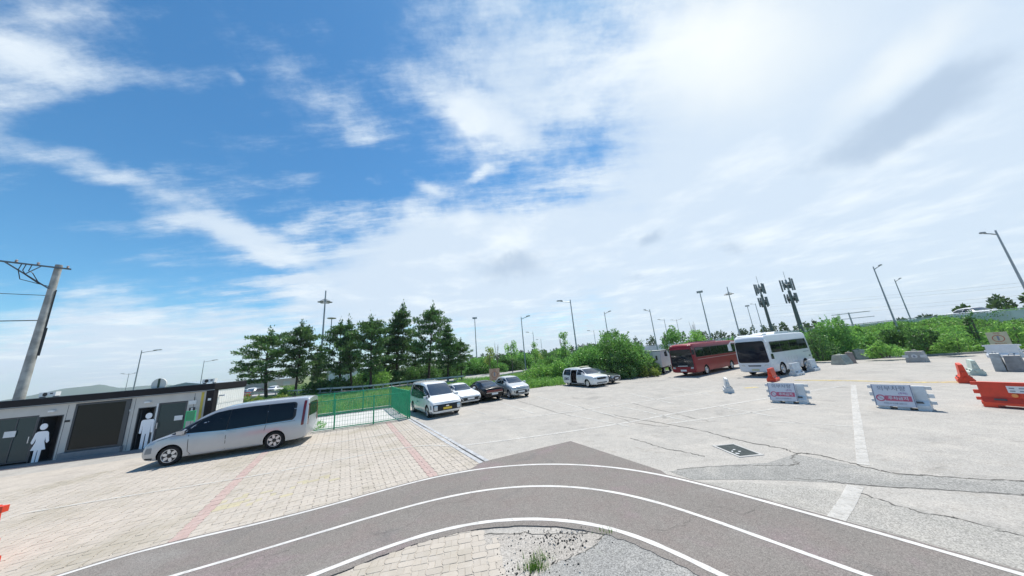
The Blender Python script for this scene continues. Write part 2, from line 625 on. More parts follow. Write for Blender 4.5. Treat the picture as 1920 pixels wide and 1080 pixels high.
# terrain to the horizon
b = MB()
b.sheet([(-3500, -2900), (3500, -2900), (3500, 3500), (-3500, 3500)], -0.03)
struct(b.build('ground', M_soil))
LOT = [(-140, -110), (140, -110), (120, -20), (78, 11), (58, 19), (42.2, 26), (35.4, 29.5), (31, 32.5), (28, 38), (17, 37), (13.5, 32), (9.5, 31.8), (4, 31.6), (1.8, 29.8),
       (-2, 28.6), (-5.5, 27.2), (-9.2, 24.6), (-10.6, 24.4), (-16.2, 22.9), (-30, 19.5), (-45, 22), (-70, 24), (-140, 26)]
b = MB()
b.sheet(LOT, 0.0)
struct(b.build('parking_lot', M_lot))

OUT = [(120, 1077), (225, 1039), (350, 1010), (480, 986), (591, 958), (702, 923), (813, 891), (897, 876), (984, 869), (1069, 867.5), (1153, 873.7),
       (1237, 886.6), (1322, 908), (1434, 942), (1521, 963), (1661, 1003.6), (1802, 1044), (1914, 1076.7)]
MID = [(335, 1077), (480, 1035), (591, 1002), (702, 966.7), (813, 934), (897, 916.7), (984, 908), (1069, 908.6), (1153, 918), (1237, 940.6),
       (1322, 968.7), (1434, 1012), (1521, 1041.6), (1622, 1078)]
INN = [(591, 1077), (702, 1031), (813, 992.5), (897, 975), (984, 968.7), (1069, 973), (1139, 984), (1209, 1009.5), (1266, 1034.8), (1350, 1077)]


def extend(P, d=9.0):
    a = P[0] + (P[0] - P[3]).normalized() * d
    c = P[-1] + (P[-1] - P[-4]).normalized() * d
    return [a] + P + [c]


def relax(P, n=2):
    for _ in range(n):
        P = [P[0]] + [(P[i - 1] + P[i] * 2 + P[i + 1]) / 4 for i in range(1, len(P) - 1)] + [P[-1]]
    return P


def offset(P, d):
    out = []
    for i, p in enumerate(P):
        t = (P[min(i + 1, len(P) - 1)] - P[max(i - 1, 0)]).normalized()
        out.append(p + Vector((-t.y, t.x, 0)) * d)
    return out


ZP = 0.02
outer = extend(smooth_pts(relax(gp(OUT, ZP)), 5))
mid_ = extend(smooth_pts(relax(gp(MID, ZP)), 5))
inner = extend(smooth_pts(relax(gp(INN, ZP)), 6))
o_edge, i_edge = offset(outer, 0.11), offset(inner, -0.2)
tri_pts = gp([(905, 867), (1070, 828), (1240, 884)])
# widen outer edge by the triangular flare at the bend
edge = []
ins = False
for p in o_edge:
    if tri_pts[0].x - 0.05 < p.x < tri_pts[2].x and p.y > 6:
        if not ins:
            edge += [tri_pts[0], tri_pts[1], tri_pts[2]]
            ins = True
        continue
    edge.append(p)
rng = random.Random(4)
i_rag = [p + Vector((rng.uniform(-.02, .02), rng.uniform(-.02, .02), 0)) for p in i_edge]
b = MB()
b.prism([(p.x, p.y) for p in edge] + [(p.x, p.y) for p in reversed(i_rag)], -0.005, ZP)
path = struct(b.build('bicycle_path', M_path))
for P in (outer, mid_, inner):
    b = MB()
    b.ribbon(P, [(0.085 if P is not inner else 0.1) * (1 + .07 * math.sin(i * 1.7) + .05 * math.sin(i * .61)) for i in range(len(P))], ZP + 0.004)
    b.build('painted_line', M_wline, path)

# --- areas inside the bend
b = MB()
b.sheet([(p.x, p.y) for p in gp([(1148, 990), (1120, 1020), (1085, 1042), (1040, 1058), (1005, 1085), (960, 1150), (1600, 1250), (1500, 1120), (1330, 1070), (1240, 1026)])], 0.012)
struct(b.build('coarse_asphalt_strip', M_grav))
b = MB()
b.sheet([(p.x, p.y) for p in gp([(905, 1001), (980, 1000), (1090, 1003), (1150, 985), (1150, 1000), (1085, 1046), (990, 1110), (860, 1180), (900, 1060)])], 0.008)
struct(b.build('worn_concrete_patch', M_dirt))

# --- repairs, cracks and paint on the lot
b = MB()
b.sheet([(p.x, p.y) for p in gp([(1255, 884), (1300, 876), (1370, 872), (1440, 868), (1490, 852), (1600, 872), (1680, 890), (1790, 896), (1960, 906),
                                 (1960, 932), (1800, 921), (1640, 912), (1560, 905), (1480, 901), (1380, 899), (1300, 900)])], 0.004)
struct(b.build('asphalt_repair', M_patch))
b = MB()
b.sheet([(p.x, p.y) for p in gp([(1300, 904), (1400, 905), (1500, 912), (1600, 925), (1690, 950), (1800, 975), (1960, 1010), (2050, 1110), (1914, 1068), (1661, 996), (1521, 956), (1434, 935)])], 0.003)
struct(b.build('coarse_asphalt_margin', ground_mat('worn_lot_margin', [(0.32, 0.31, 0.286), (0.285, 0.278, 0.26), (0.35, 0.335, 0.305)], [((0.23, 0.23, 0.2), 1.4, 0.52, 0.75, 0.5)], speck=0.34, speck_scale=70, bump=0.5)))


def wob(pts, seed, amp=0.03, n=6):
    r = random.Random(seed)
    P = smooth_pts(gp(pts), n)
    return [p + Vector((r.gauss(0, amp), r.gauss(0, amp), 0)) for p in P]


M_crack = mat('crack_shadow_dirt', (0.10, 0.095, 0.085), 0.95, var=0.3, scale=8)
lot = bpy.data.objects['parking_lot']
for k, (pts, w) in enumerate([
        ([(1181, 821), (1210, 830), (1251, 842), (1290, 849), (1322, 856)], 0.022),
        ([(1150, 778), (1230, 792), (1308, 806), (1370, 822), (1434, 835), (1464, 840), (1492, 849), (1532, 853), (1605, 871), (1678, 888), (1788, 895), (1930, 904)], 0.03),
        ([(1492, 850), (1486, 858), (1494, 866), (1488, 872), (1440, 873), (1370, 874), (1268, 881)], 0.02),
        ([(1600, 922), (1640, 933), (1689, 950), (1745, 963), (1802, 974), (1930, 1009)], 0.018),
        ([(1490, 898), (1560, 903), (1640, 911), (1800, 921), (1930, 929)], 0.018),
        ([(890, 1002), (985, 1002), (1092, 1003)], 0.012),
        ([(1090, 1003), (1130, 996), (1120, 1018), (1085, 1042), (1030, 1062)], 0.014),
        ([(700, 1005), (760, 990), (812, 950), (880, 938), (905, 900)], 0.006), ([(1230, 1000), (1290, 985), (1330, 950), (1400, 965), (1440, 935)], 0.006), ([(420, 1075), (470, 1050), (540, 1035), (575, 990)], 0.006),
        ([(960, 748), (1040, 772), (1070, 780)], 0.02), ([(1085, 762), (1180, 790), (1250, 800)], 0.02),
        ([(1180, 755), (1290, 782), (1330, 790)], 0.02)]):
    P = wob(pts, k, 0.028, 9)
    r = random.Random(k + 50)
    b = MB()
    b.ribbon(P, [w * r.uniform(0.25, 1.9) for _ in P], 0.0145 if k in (5, 6) else (0.0215 if k in (7, 8, 9) else 0.0065))
    b.build('crack', M_crack, lot)

for pts, w, mt in [([(790, 805), (830, 800), (1000, 781), (1150, 761), (1320, 737), (1420, 727)], 0.15, M_wfade),
                   ([(850, 838), (1000, 819), (1150, 797), (1280, 773), (1390, 755), (1500, 737), (1590, 722)], 0.15, M_wfade),
                   ([(1600, 722), (1604, 760), (1608, 790), (1613, 830), (1619, 872)], 0.2, M_wfade),
                   ([(1604, 912), (1590, 940), (1568, 974)], 0.22, M_wfade),
                   ([(1000, 742), (1090, 765), (1160, 782)], 0.12, M_wfade2),
                   ([(868, 763), (915, 778)], 0.12, M_wfade2), ([(1180, 738), (1262, 757)], 0.12, M_wfade2), ([(1255, 724), (1335, 742)], 0.12, M_wfade2), ([(1345, 762), (1450, 781)], 0.12, M_wfade2), ([(1440, 790), (1600, 800)], 0.1, M_wfade2), ([(1250, 795), (1330, 785), (1520, 757)], 0.1, M_wfade2),
                   ([(930, 752), (1000, 775)], 0.12, M_wfade2), ([(1060, 777), (1180, 800)], 0.1, M_wfade2), ([(1130, 757), (1200, 770), (1290, 790)], 0.1, M_wfade2)]:
    b = MB()
    b.ribbon(smooth_pts(gp(pts), 6), w, 0.009)
    b.build('painted_line', mt, lot)
b = MB()
b.ribbon(smooth_pts(gp([(1490, 713), (1600, 714), (1700, 717), (1840, 716)]), 5), 0.5, 0.008)
b.ribbon(gp([(1395, 728), (1420, 726)]), 0.35, 0.008)
b.build('yellow_line', M_yfade, lot)

# --- block paving
u_ = Vector((0.505, -0.863, 0))
w_ = Vector((0.863, 0.505, 0))


def inside(p, poly):
    c = False
    n = len(poly)
    for i in range(n):
        a, d = poly[i], poly[i - 1]
        if (a[1] > p[1]) != (d[1] > p[1]) and p[0] < (d[0] - a[0]) * (p[1] - a[1]) / (d[1] - a[1]) + a[0]:
            c = not c
    return c


def block_mesh(name, outline, mt, ztop=0.014, zb=0.002):
    n = len(outline)
    cx = sum(p[0] for p in outline) / n
    cy = sum(p[1] for p in outline) / n
    b = MB()
    vs = [(x, y, zb) for x, y in outline] + [(x, y, ztop - 0.004) for x, y in outline]
    vs += [(x + (cx - x) * 0.05, y + (cy - y) * 0.05, ztop) for x, y in outline]
    fs = [tuple(range(2 * n, 3 * n))]
    for k in (0, n):
        for i in range(n):
            j = (i + 1) % n
            fs.append((k + i, k + j, k + n + j, k + n + i))
    b.add(vs, fs)
    return b, b.mesh(name, mt)


def paver_mat(name, col, col2, stain):
    mt = bpy.data.materials.new(name)
    mt.use_nodes = True
    t = NT(mt.node_tree)
    bs = mt.node_tree.nodes['Principled BSDF']
    bs.inputs['Roughness'].default_value = 0.92
    g = t.new('ShaderNodeNewGeometry')
    oi = t.new('ShaderNodeObjectInfo')
    rnd = t.m('FRACT', t.m('ADD', t.m('MULTIPLY', oi.outputs['Random'], 7.3), g.outputs['Random Per Island']))
    c = t.mix(rnd, col, col2)
    v = g.outputs['Position']
    c = t.mix(t.m('MULTIPLY', t.step(t.noise(v, 0.5, 6, 0.65), 0.46, 0.7), 0.75), c, stain)
    c = t.mix(t.m('MULTIPLY', t.step(t.noise(v, 3.1, 6, 0.7), 0.5, 0.75), 0.35), c, (0.48, 0.46, 0.43))
    c = t.vm('SCALE', c, t.m('ADD', 0.78, t.m('MULTIPLY', t.noise(v, 60, 4, 0.7), 0.44)))
    t.put(bs.inputs['Base Color'], c)
    bn = t.new('ShaderNodeBump')
    bn.inputs['Strength'].default_value = 0.3
    bn.inputs['Distance'].default_value = 0.006
    t.put(bn.inputs['Height'], t.noise(v, 80, 4))
    t.l.new(bn.outputs[0], bs.inputs['Normal'])
    MATS[name] = mt
    return mt


M_pav = paver_mat('paver_beige', (0.43, 0.388, 0.335), (0.38, 0.345, 0.30), (0.295, 0.265, 0.205))
M_pavr = paver_mat('paver_red', (0.41, 0.305, 0.275), (0.37, 0.275, 0.25), (0.38, 0.325, 0.285))
M_pavy = paver_mat('paver_yellowed', (0.43, 0.385, 0.26), (0.39, 0.355, 0.25), (0.3, 0.27, 0.2))
CW, RP, RWD = 0.27, 0.20, 0.165          # column width, pair length, wide length
PER = RP + RWD
gpj = 0.0055


def outlines():
    h = CW / 2 - gpj
    n = 0.016
    a = RWD / 2 - gpj / 2
    wide = [(-h + n, -a), (h - n, -a), (h + n * .8, -a * .35), (h + n * .8, a * .35), (h - n, a), (-h + n, a), (-h - n * .8, a * .35), (-h - n * .8, -a * .35)]
    c = RP / 2 - gpj / 2
    pr_ = [(gpj / 2, -c), (h, -c), (h - n, -c * .3), (h - n, c * .3), (h, c), (gpj / 2, c)]
    pl = [(-x, y) for x, y in reversed(pr_)]
    return wide, pr_, pl


SHAPES = outlines()
DIMS = (CW, RP, RWD, PER)
FIELD = [(p.x, p.y) for p in offset(outer, 0.02) if p.x < -1.2 and p.y > -3]
FIELD += [(-1.37, 9.98), (-6.85, 18.67), (-6.94, 18.5), (-10.6, 17.1), (-12.5, 16.4), (-30, 10), (-26, -2)]
bed = MB()
bed.sheet(FIELD, 0.004)
bedo = struct(bed.build('block_pavement', M_sand))
INP = [(p.x, p.y) for p in gp([(430, 1150), (600, 1092), (716, 1045), (820, 1005), (885, 992), (912, 1002), (930, 1025), (948, 1048), (930, 1090), (900, 1200)])]
bed2 = MB()
bed2.sheet(INP, 0.006)
bedo2 = struct(bed2.build('inner_block_pavement', M_sand))
red_lines = [(Vector((-11.23, 13.35, 0)), 0.27), (Vector((-6.97, 16.64, 0)), 0.27)]


def lay(poly, bedding, maxr, nmax, uu, ww, seed, fade=None, bands=(), sc=1.0):
    rr = random.Random(seed)
    CW, RP, RWD, PER = [q * sc for q in DIMS]
    shapes = [[(x * sc, y * sc) for x, y in o] for o in SHAPES]
    xs = [Vector((p[0], p[1], 0)) for p in poly]
    cs = [q.dot(ww) for q in xs]
    us = [q.dot(uu) for q in xs]
    rot = math.atan2(uu.y, uu.x) - math.pi / 2
    items = []
    for ci in range(int(min(cs) / CW) - 1, int(max(cs) / CW) + 2):
        for ri in range(int(min(us) / PER) - 1, int(max(us) / PER) + 2):
            for kind in (0, 1, 2):
                off = (ci % 2) * PER / 2 + ri * PER + (RWD / 2 if kind == 0 else RWD + RP / 2)
                p = ww * (ci * CW + CW / 2) + uu * off
                q = p + ww * (0 if kind == 0 else (CW / 4 if kind == 1 else -CW / 4))
                if p.length > maxr or not inside(q, poly):
                    continue
                mi = 0
                for c0, wd in bands:
                    if abs((p - c0).dot(Vector((-u_.y, u_.x, 0)))) < wd / 2:
                        mi = 1
                if mi == 0 and fade and fade(q, rr):
                    mi = 2
                items.append((p.length, p, kind, mi, rr.uniform(-0.0035, 0.0035), rr.gauss(0, 0.012)))
    items.sort(key=lambda q: q[0])
    mts = [M_pav, M_pavr, M_pavy]
    cache = {}
    for d, p, kind, mi, dz_, tw in items[:nmax]:
        if (kind, mi) not in cache:
            cache[kind, mi] = block_mesh('paver', shapes[kind], mts[mi])[1]
        o = link('paver', cache[kind, mi], bedding)
        o.location = (p.x, p.y, dz_)
        o.rotation_euler = (0, 0, rot + tw)
    base = [block_mesh('x', s, M_pav)[0] for s in shapes]
    b = MB()
    for d, p, kind, mi, dz_, tw in items[nmax:]:
        c, s = math.cos(rot + tw), math.sin(rot + tw)
        b.add([(p.x + x * c - y * s, p.y + x * s + y * c, z + dz_) for x, y, z in base[kind].v], base[kind].f, mi)
    if b.v:
        stuff(b.build('pavers', mts, bedding))
    return len(items)


yel = [G(450, 942), G(520, 925), G(590, 905)]


def fade_y(q, r):
    return (any((q - c).length < 0.55 for c in yel)) and r.random() < 0.3


n1_ = lay(FIELD, bedo, 21.0, 200, u_, w_, 1, fade_y, red_lines)
n2_ = lay(INP, bedo2, 9.0, 100, Vector((0.18, -0.984, 0)), Vector((0.984, 0.18, 0)), 2, sc=.86)
print('pavers', n1_, n2_)
# paint over the paving
for pts, w in [([(40, 965), (200, 938), (480, 893), (640, 862), (780, 838), (850, 838)], 0.1), ([(560, 838), (660, 826), (768, 806)], 0.1)]:
    b = MB()
    b.ribbon(smooth_pts(gp(pts), 6), w, 0.026)
    b.build('painted_line', M_wfade2, bedo)
# drain channel between paving and lot
b = MB()
ga, gb = Vector((-7.0, 18.9, 0)), Vector((-1.30, 9.85, 0))
gd = (gb - ga).normalized()
gn = Vector((-gd.y, gd.x, 0))
for s0, s1, z1 in ((-0.17, -0.035, 0.024), (0.035, 0.17, 0.024)):
    L = (gb - ga).length
    k = 0.0
    while k < L:
        e = min(k + 1.0, L)
        pts = [ga + gd * k + gn * s0, ga + gd * (e - 0.008) + gn * s0, ga + gd * (e - 0.008) + gn * s1, ga + gd * k + gn * s1]
        b.prism([(p.x, p.y) for p in pts], 0.0, z1)
        k = e
dch = struct(b.build('drain_channel', mat('kerb_concrete', (0.36, 0.37, 0.38), 0.9, var=0.2, scale=4)))
b = MB()
b.ribbon([ga, gb], 0.068, 0.007)
b.build('drain_slot', M_crack, dch)

# --- drain grate in the lot
gq = gp([(1340, 838), (1378, 833), (1425, 850), (1385, 858)])
cen = sum(gq, Vector()) / 4
gx = ((gq[2] - gq[1]) + (gq[3] - gq[0]))
ga_ = math.atan2(gx.y, gx.x)
t = thing('drain_grate', 'dark rectangular drain grate with pale frame set in the asphalt', 'drain grate', (cen.x, cen.y, 0), ga_)
LX, LY = 1.06, 0.68
b = MB()
b.box(-LX / 2, LX / 2, -LY / 2, -LY / 2 + .07, 0, .014).box(-LX / 2, LX / 2, LY / 2 - .07, LY / 2, 0, .014)
b.box(-LX / 2, -LX / 2 + .07, -LY / 2 + .071, LY / 2 - .071, 0, .0135).box(LX / 2 - .07, LX / 2, -LY / 2 + .071, LY / 2 - .071, 0, .0135)
b.build('frame', mat('grate_frame', (0.36, 0.36, 0.35), 0.7, var=0.1), t)
b = MB()
b.box(-LX / 2 + .07, LX / 2 - .07, -LY / 2 + .07, LY / 2 - .07, 0.001, .0045)
b.build('pit', mat('pit_dark', (0.03, 0.035, 0.035), 0.9), t)
M_grate = mat('grate_iron', (0.09, 0.11, 0.11), 0.6, metal=0.4, var=0.2)
bm_ = MB().box(-.009, .009, -LY / 2 + .075, LY / 2 - .075, .0046, .0115).mesh('bar', M_grate)
for k in range(22):
    o = link('bar', bm_, t)
    o.location.x = -LX / 2 + .095 + k * (LX - .19) / 21
rg = random.Random(9)
leafm = MB().prism([(-.03, -.02), (.035, -.015), (.03, .025), (-.02, .02)], .012, .016).mesh('paper_scrap', M_white)
for k in range(5):
    o = link('paper_scrap', leafm, t)
    o.location = (rg.uniform(-.35, .35), rg.uniform(-.2, .2), 0)
    o.rotation_euler.z = rg.uniform(0, 6)

# --- pebbles and debris at the inner bend
rg = random.Random(12)
b = MB()
for k in range(420):
    if k < 260:
        p = G(rg.gauss(1055, 40), rg.gauss(1012, 16))
    else:
        p = G(rg.uniform(930, 1090), rg.uniform(1000, 1085))
    s = rg.choice([0.006, 0.008, 0.01, 0.013, 0.018]) * rg.uniform(0.45, 1.0)
    n = 6
    ring = [(p.x + s * math.cos(a) * rg.uniform(.7, 1.3), p.y + s * math.sin(a) * rg.uniform(.6, 1.1)) for a in [q * math.pi * 2 / n for q in range(n)]]
    vs = [(x, y, 0.012) for x, y in ring] + [(p.x + (x - p.x) * .6, p.y + (y - p.y) * .6, 0.014 + s * .9) for x, y in ring]
    b.add(vs, [tuple(range(n, 2 * n))] + [(i, (i + 1) % n, n + (i + 1) % n, n + i) for i in range(n)], rg.choice([0, 0, 0, 1]))
stuff(b.build('pebbles', [mat('dark_pebble', (0.05, 0.048, 0.045), 0.8), mat('pale_pebble', (0.4, 0.39, 0.37), 0.8)]), 'scattered dark pebbles inside the bend of the path', 'pebbles')
# ================================================================== RESTROOM BUILDING
BA = Vector((-25.28, 14.99, 0))
fd = Vector((5.20, 1.39, 0)).normalized()
bld = thing('restroom_building', 'low grey restroom cabin with black roof band and pictogram figures', 'building', BA, math.atan2(fd.y, fd.x))
# local x along the facade, y away from the camera, z up
M_wall = mat('cabin_grey_panel', (0.52, 0.505, 0.48), 0.6, var=0.05, scale=1.2)
M_fasc = mat('black_roof_band', (0.010, 0.009, 0.012), 0.6, spec=0.25)
M_frame = mat('dark_frame', (0.05, 0.06, 0.07), 0.4)
M_side = mat('white_corrugated', (0.74, 0.74, 0.70), 0.55, var=0.05, scale=1)
M_gls2 = mat('shop_glass', (0.010, 0.016, 0.015), 0.03, spec=0.24)
M_mgls = mat('grey_film_glass', (0.035, 0.065, 0.068), 0.06, spec=0.3)
M_step = mat('step_stone', (0.31, 0.255, 0.24), 0.85, var=0.12, scale=3)
X0, X1, TOP, DEP = -5.2, 8.12, 3.05, 2.7
b = MB()
# facade panels around the openings (left glass, left door, shop window, right door, right screen)
for x0, x1, z0, z1 in [(X0, X1 - .36, 2.62, 2.68), (X0, -.62, .02, 2.62), (-.62, .90, 2.22, 2.62), (.90, 1.84, 2.14, 2.62), (1.84, 2.2, .02, 2.62),
                       (4.45, 4.8, .02, 2.62), (2.2, 4.45, .02, .3), (4.8, 5.56, 2.1, 2.62), (5.56, 6.92, 2.24, 2.62), (6.92, 7.5, .02, 2.62), (7.62, 7.76, .02, 2.62)]:
    b.box(x0, x1, 0, .08, z0, z1)
b.box(X0, X1 - .05, DEP - .08, DEP, 0, 2.68)
b.box(X0, X0 + .08, .081, DEP - .081, 0, 2.68)
b.build('wall', M_wall, bld)
b = MB()
b.box(7.5, 7.62, -.01, .06, .02, 2.62)
b.build('yellow_panel', mat('yellow_strip', (0.55, 0.43, 0.07), 0.5, var=0.08), bld)
b = MB()
b.box(X0 - .05, X1 + .02, -.12, DEP + .05, 2.70, TOP)
b.box(X0 - .02, X1 - .02, -.02, DEP, 2.67, 2.699)
rf = b.build('roof_band', M_fasc, bld)
b = MB()
b.box(X0 - .02, X1 - .02, -.09, DEP + .02, TOP + .001, TOP + .02)
b.build('roof_deck', mat('roof_sheet', (0.3, 0.31, 0.32), 0.6, var=0.1), rf)
b = MB()
b.box(7.77, X1, -.1, .25, 0, 2.669)
b.build('corner_post', M_fasc, bld)
# right-hand end wall: corrugated white sheet
for k in range(13):
    y0 = .26 + k * (DEP - .28) / 13
    b = MB()
    prof = [(0, y0), (.011, y0 + .02), (.011, y0 + .13), (0, y0 + .15), (0, y0 + (DEP - .28) / 13 - .003), (-.05, y0 + (DEP - .28) / 13 - .003), (-.05, y0)]
    b.prism([(X1 - .02 + p[0], p[1]) for p in prof], 0.02, 2.66)
    b.build('end_panel', M_side, bld)
for zz in (.9, 1.95):
    b = MB()
    b.box(X1 + .012, X1 + .02, .26, DEP, zz, zz + .02)
    b.build('end_rail', mat('pale_rail', (0.6, 0.6, 0.58), .5), bld)
b = MB()
b.box(X1 + .02, X1 + .3, .3, .44, 2.3, 2.38)
b.build('end_lamp', M_white, bld)
# dark inside
b = MB()
b.box(X0 + .1, X1 - .2, .7, .72, 0.02, 2.6)
b.build('inner_partition', mat('inside_wall', (0.06, 0.055, 0.06), .9, var=.1), bld)
b = MB()
b.box(X0 + .1, X1 - .2, .081, .699, .02, .03)
b.build('inner_floor', mat('inside_floor', (0.1, 0.095, 0.09), .8), bld)


def glazed(x0, x1, z0, z1, gm, fr=.05, parts=1, y=.02, name='window'):
    b = MB()
    b.box(x0, x0 + fr, y - .01, y + .05, z0, z1).box(x1 - fr, x1, y - .01, y + .05, z0, z1)
    b.box(x0 + fr, x1 - fr, y - .008, y + .048, z0, z0 + fr).box(x0 + fr, x1 - fr, y - .008, y + .048, z1 - fr, z1)
    w = b.build(name, M_frame, bld)
    dx = (x1 - x0 - 2 * fr) / parts
    for k in range(parts):
        g = MB()
        g.box(x0 + fr + k * dx + .002, x0 + fr + (k + 1) * dx - .002, y + .012, y + .024, z0 + fr, z1 - fr)
        g.build('pane', gm, w)
        if k:
            g = MB()
            g.box(x0 + fr + k * dx - .02, x0 + fr + k * dx + .02, y - .006, y + .03, z0 + fr, z1 - fr)
            g.build('mullion', M_frame, w)
    return w


glazed(2.2, 4.3, .32, 2.6, M_gls2, .08)
b = MB()
b.box(4.3, 4.45, -.05, .08, .3, 2.6)
b.build('window_jamb', M_frame, bld)
b = MB()
b.box(2.1, 4.5, -.16, .0, .02, .3)
b.build('window_sill', mat('sill_grey', (0.2, 0.21, 0.23), .6, var=.1), bld)
glazed(-.62, .88, .1, 2.2, M_mgls, .05, 2)
glazed(5.66, 6.9, .1, 2.22, M_mgls, .06)
for x0, x1, z1 in ((.9, 1.84, 2.14), (4.8, 5.56, 2.1)):
    b = MB()
    b.box(x0, x0 + .04, -.005, .085, .02, z1).box(x1 - .04, x1, -.005, .085, .02, z1).box(x0 + .04, x1 - .04, -.003, .083, z1 - .04, z1)
    b.build('door_frame', M_frame, bld)
    b = MB()
    b.box(x0 + .06, x0 + .1, .1, .66, .03, z1 - .1)
    d = b.build('open_door', M_frame, bld)
b = MB()
b.box(5.57, 5.645, -.005, .06, .02, 2.24)
b.build('white_jamb', M_white, bld)
# restroom pictogram figures: flat white plates standing off the screens


def figure(x, skirt, label):
    pts = []
    if skirt:
        half = [(.06, 1.44), (.17, 1.43), (.24, 1.36), (.33, .95), (.27, .86), (.22, .92), (.17, 1.15), (.16, .95), (.27, .58), (.13, .57), (.12, .03), (.02, .03), (.015, .56)]
    else:
        half = [(.06, 1.47), (.22, 1.46), (.27, 1.4), (.29, .82), (.22, .78), (.19, .84), (.17, 1.25), (.16, .8), (.15, .03), (.03, .03), (.02, .75)]
    poly = [(x + px, pz) for px, pz in half] + [(x - px, pz) for px, pz in reversed(half)]
    b = MB()
    b.prism(poly, -.045, -.025, axis='y')
    n = 18
    b.prism([(x + .14 * math.cos(a * 2 * math.pi / n), 1.65 + .15 * math.sin(a * 2 * math.pi / n)) for a in range(n)], -.046, -.024, axis='y')
    o = b.build('pictogram_figure', mat('figure_white', (.88, .89, .93), .5), bld)
    o['label'] = label
    for z in (.9, 1.3):
        MB().bar((x, -.024, z), (x, .02, z), .03).build('spacer', M_frame, o)


figure(1.22, True, 'white woman pictogram with skirt in front of left door')
figure(5.34, False, 'white man pictogram in front of right door')
M_ink = mat('sign_ink', (0.015, 0.015, 0.017), .5)
for x, z, w, h, mt in [(2.03, 1.8, .2, .1, M_ink), (4.42, 2.02, .14, .1, M_white), (6.62, 1.38, .36, .24, M_white), (.0, 1.45, .42, .28, M_white), (7.15, 2.12, .34, .2, M_white), (7.17, 1.68, .26, .34, M_ink), (7.97, 2.2, .14, .12, M_white)]:
    yy = -.12 if x > 7.7 else (-.012 if x not in (6.62, .0) else 0.0)
    b = MB()
    b.box(x - w / 2, x + w / 2, yy - .012, yy, z - h / 2, z + h / 2)
    pl = b.build('sign_plate', mt, bld)
    if (x, z) == (7.17, 1.68):
        b = MB()
        b.box(x - .05, x + .05, yy - .016, yy - .0125, z - .14, z + .06)
        n = 12
        b.prism([(x + .045 * math.cos(a * 2 * math.pi / n), z + .11 + .045 * math.sin(a * 2 * math.pi / n)) for a in range(n)], yy - .016, yy - .0125, axis='y')
        b.build('symbol', M_white, pl)
    if (x, z) == (7.15, 2.12):
        b = MB()
        b.box(x + .05, x + .08, yy - .016, yy - .0125, z + .105, z + .28)
        b.build('hook', M_ink, pl)
# step along the facade
b = MB()
b.prism([(X0 - 3, -1.35), (7.2, -1.0), (7.4, .0), (X0 - 3, .0)], 0.0, .02)
b.build('front_step', M_step, bld)


# panel joints, handles, lamps and a downpipe
for x in (-3.6, -2.1, 1.93, 4.62, 7.2):
    MB().box(x - .008, x + .008, -.004, -.0005, .05, 2.6).build('panel_joint', M_frame, bld)
for x in (.78, 5.76):
    MB().box(x - .015, x + .015, -.06, -.03, .95, 1.25).build('door_handle', M_alu, bld)
MB().tube([(-1.1, -.05, 2.65), (-1.1, -.05, .05)], .035, 8).build('downpipe', M_wall, bld)
for x in (1.37, 5.18):
    MB().box(x - .12, x + .12, -.09, -.001, 2.32, 2.4).build('door_lamp', M_white, bld)
MB().box(X0 - .06, X1 + .03, -.128, -.121, 2.69, 2.72).build('drip_edge', M_galv, rf)
# green notice frame leaning by the corner
t = thing('notice_stand', 'small green framed notice stand between restroom cabin and silver van', 'notice', tuple(BA + fd * 7.5 + Vector((fd.y, -fd.x, 0)) * .55), math.atan2(fd.y, fd.x))
b = MB()
for x in (-.2, .2):
    b.box(x - .02, x + .02, -.02, .02, 0, 1.72)
b.box(-.18, .18, -.02, .02, 1.68, 1.72).box(-.18, .18, -.02, .02, 1.2, 1.24)
b.build('frame', mat('bright_green', (0.05, 0.5, 0.22), .4), t)
b = MB()
b.box(-.18, .18, -.008, .008, 1.241, 1.679)
b.build('panel', mat('green_panel', (0.04, 0.3, 0.14), .3), t)

# roof units
M_ac = mat('ac_casing', (0.66, 0.67, 0.66), .5, var=.05)


def ac_unit(sx, label, w=.82):
    p = BA + fd * sx + Vector((-fd.y, fd.x, 0)) * .7
    t = thing('air_conditioner', label, 'air conditioner', (p.x, p.y, TOP + .021), math.atan2(fd.y, fd.x), 'roof air conditioners', .72)
    b = MB()
    b.box(-w / 2, w / 2, -.16, .16, .06, .36)
    b.build('casing', M_ac, t, smooth=False)
    for s in (-1, 1):
        MB().box(s * (w / 2 - .085) - .035, s * (w / 2 - .085) + .035, -.15, .15, 0, .062).build('foot', M_frame, t)
    b = MB()
    b.lathe([(.13, -.175), (.13, -.161), (.02, -.161)], 16, 'y', (-.12, 0, .21))
    b.build('fan_grille', M_blk, t)
    b = MB()
    b.box(.14, .3, -.166, -.161, .2, .3)
    b.build('vent', M_frame, t)


ac_unit(.42, 'white air conditioner unit above the left restroom door', .9)
ac_unit(7.35, 'white air conditioner unit near the corner post of restroom roof')
# round traffic mirror behind the cabin
p = AT(298, 721, 26.6)
t = thing('traffic_mirror', 'round traffic mirror half hidden behind the restroom roof', 'mirror', (p.x, p.y, 0), math.atan2(fd.y, fd.x))
b = MB()
b.tube([(0, .1, 0), (0, .1, p.z - .05)], .045, 8)
b.build('post', M_galv, t)
b = MB()
n = 24
disc = [(.34 * math.cos(a * 2 * math.pi / n), p.z + .34 * math.sin(a * 2 * math.pi / n)) for a in range(n)]
b.prism(disc, -.02, .06, axis='y')
d = b.build('back_shell', mat('mirror_shell', (0.5, 0.52, 0.5), .5), t)
b = MB()
b.box(-.05, .05, -.03, -.021, p.z - .33, p.z + .33)
b.build('bracket', mat('dark_green_bracket', (0.02, 0.05, 0.03), .6), d)

# ================================================================== VEHICLES


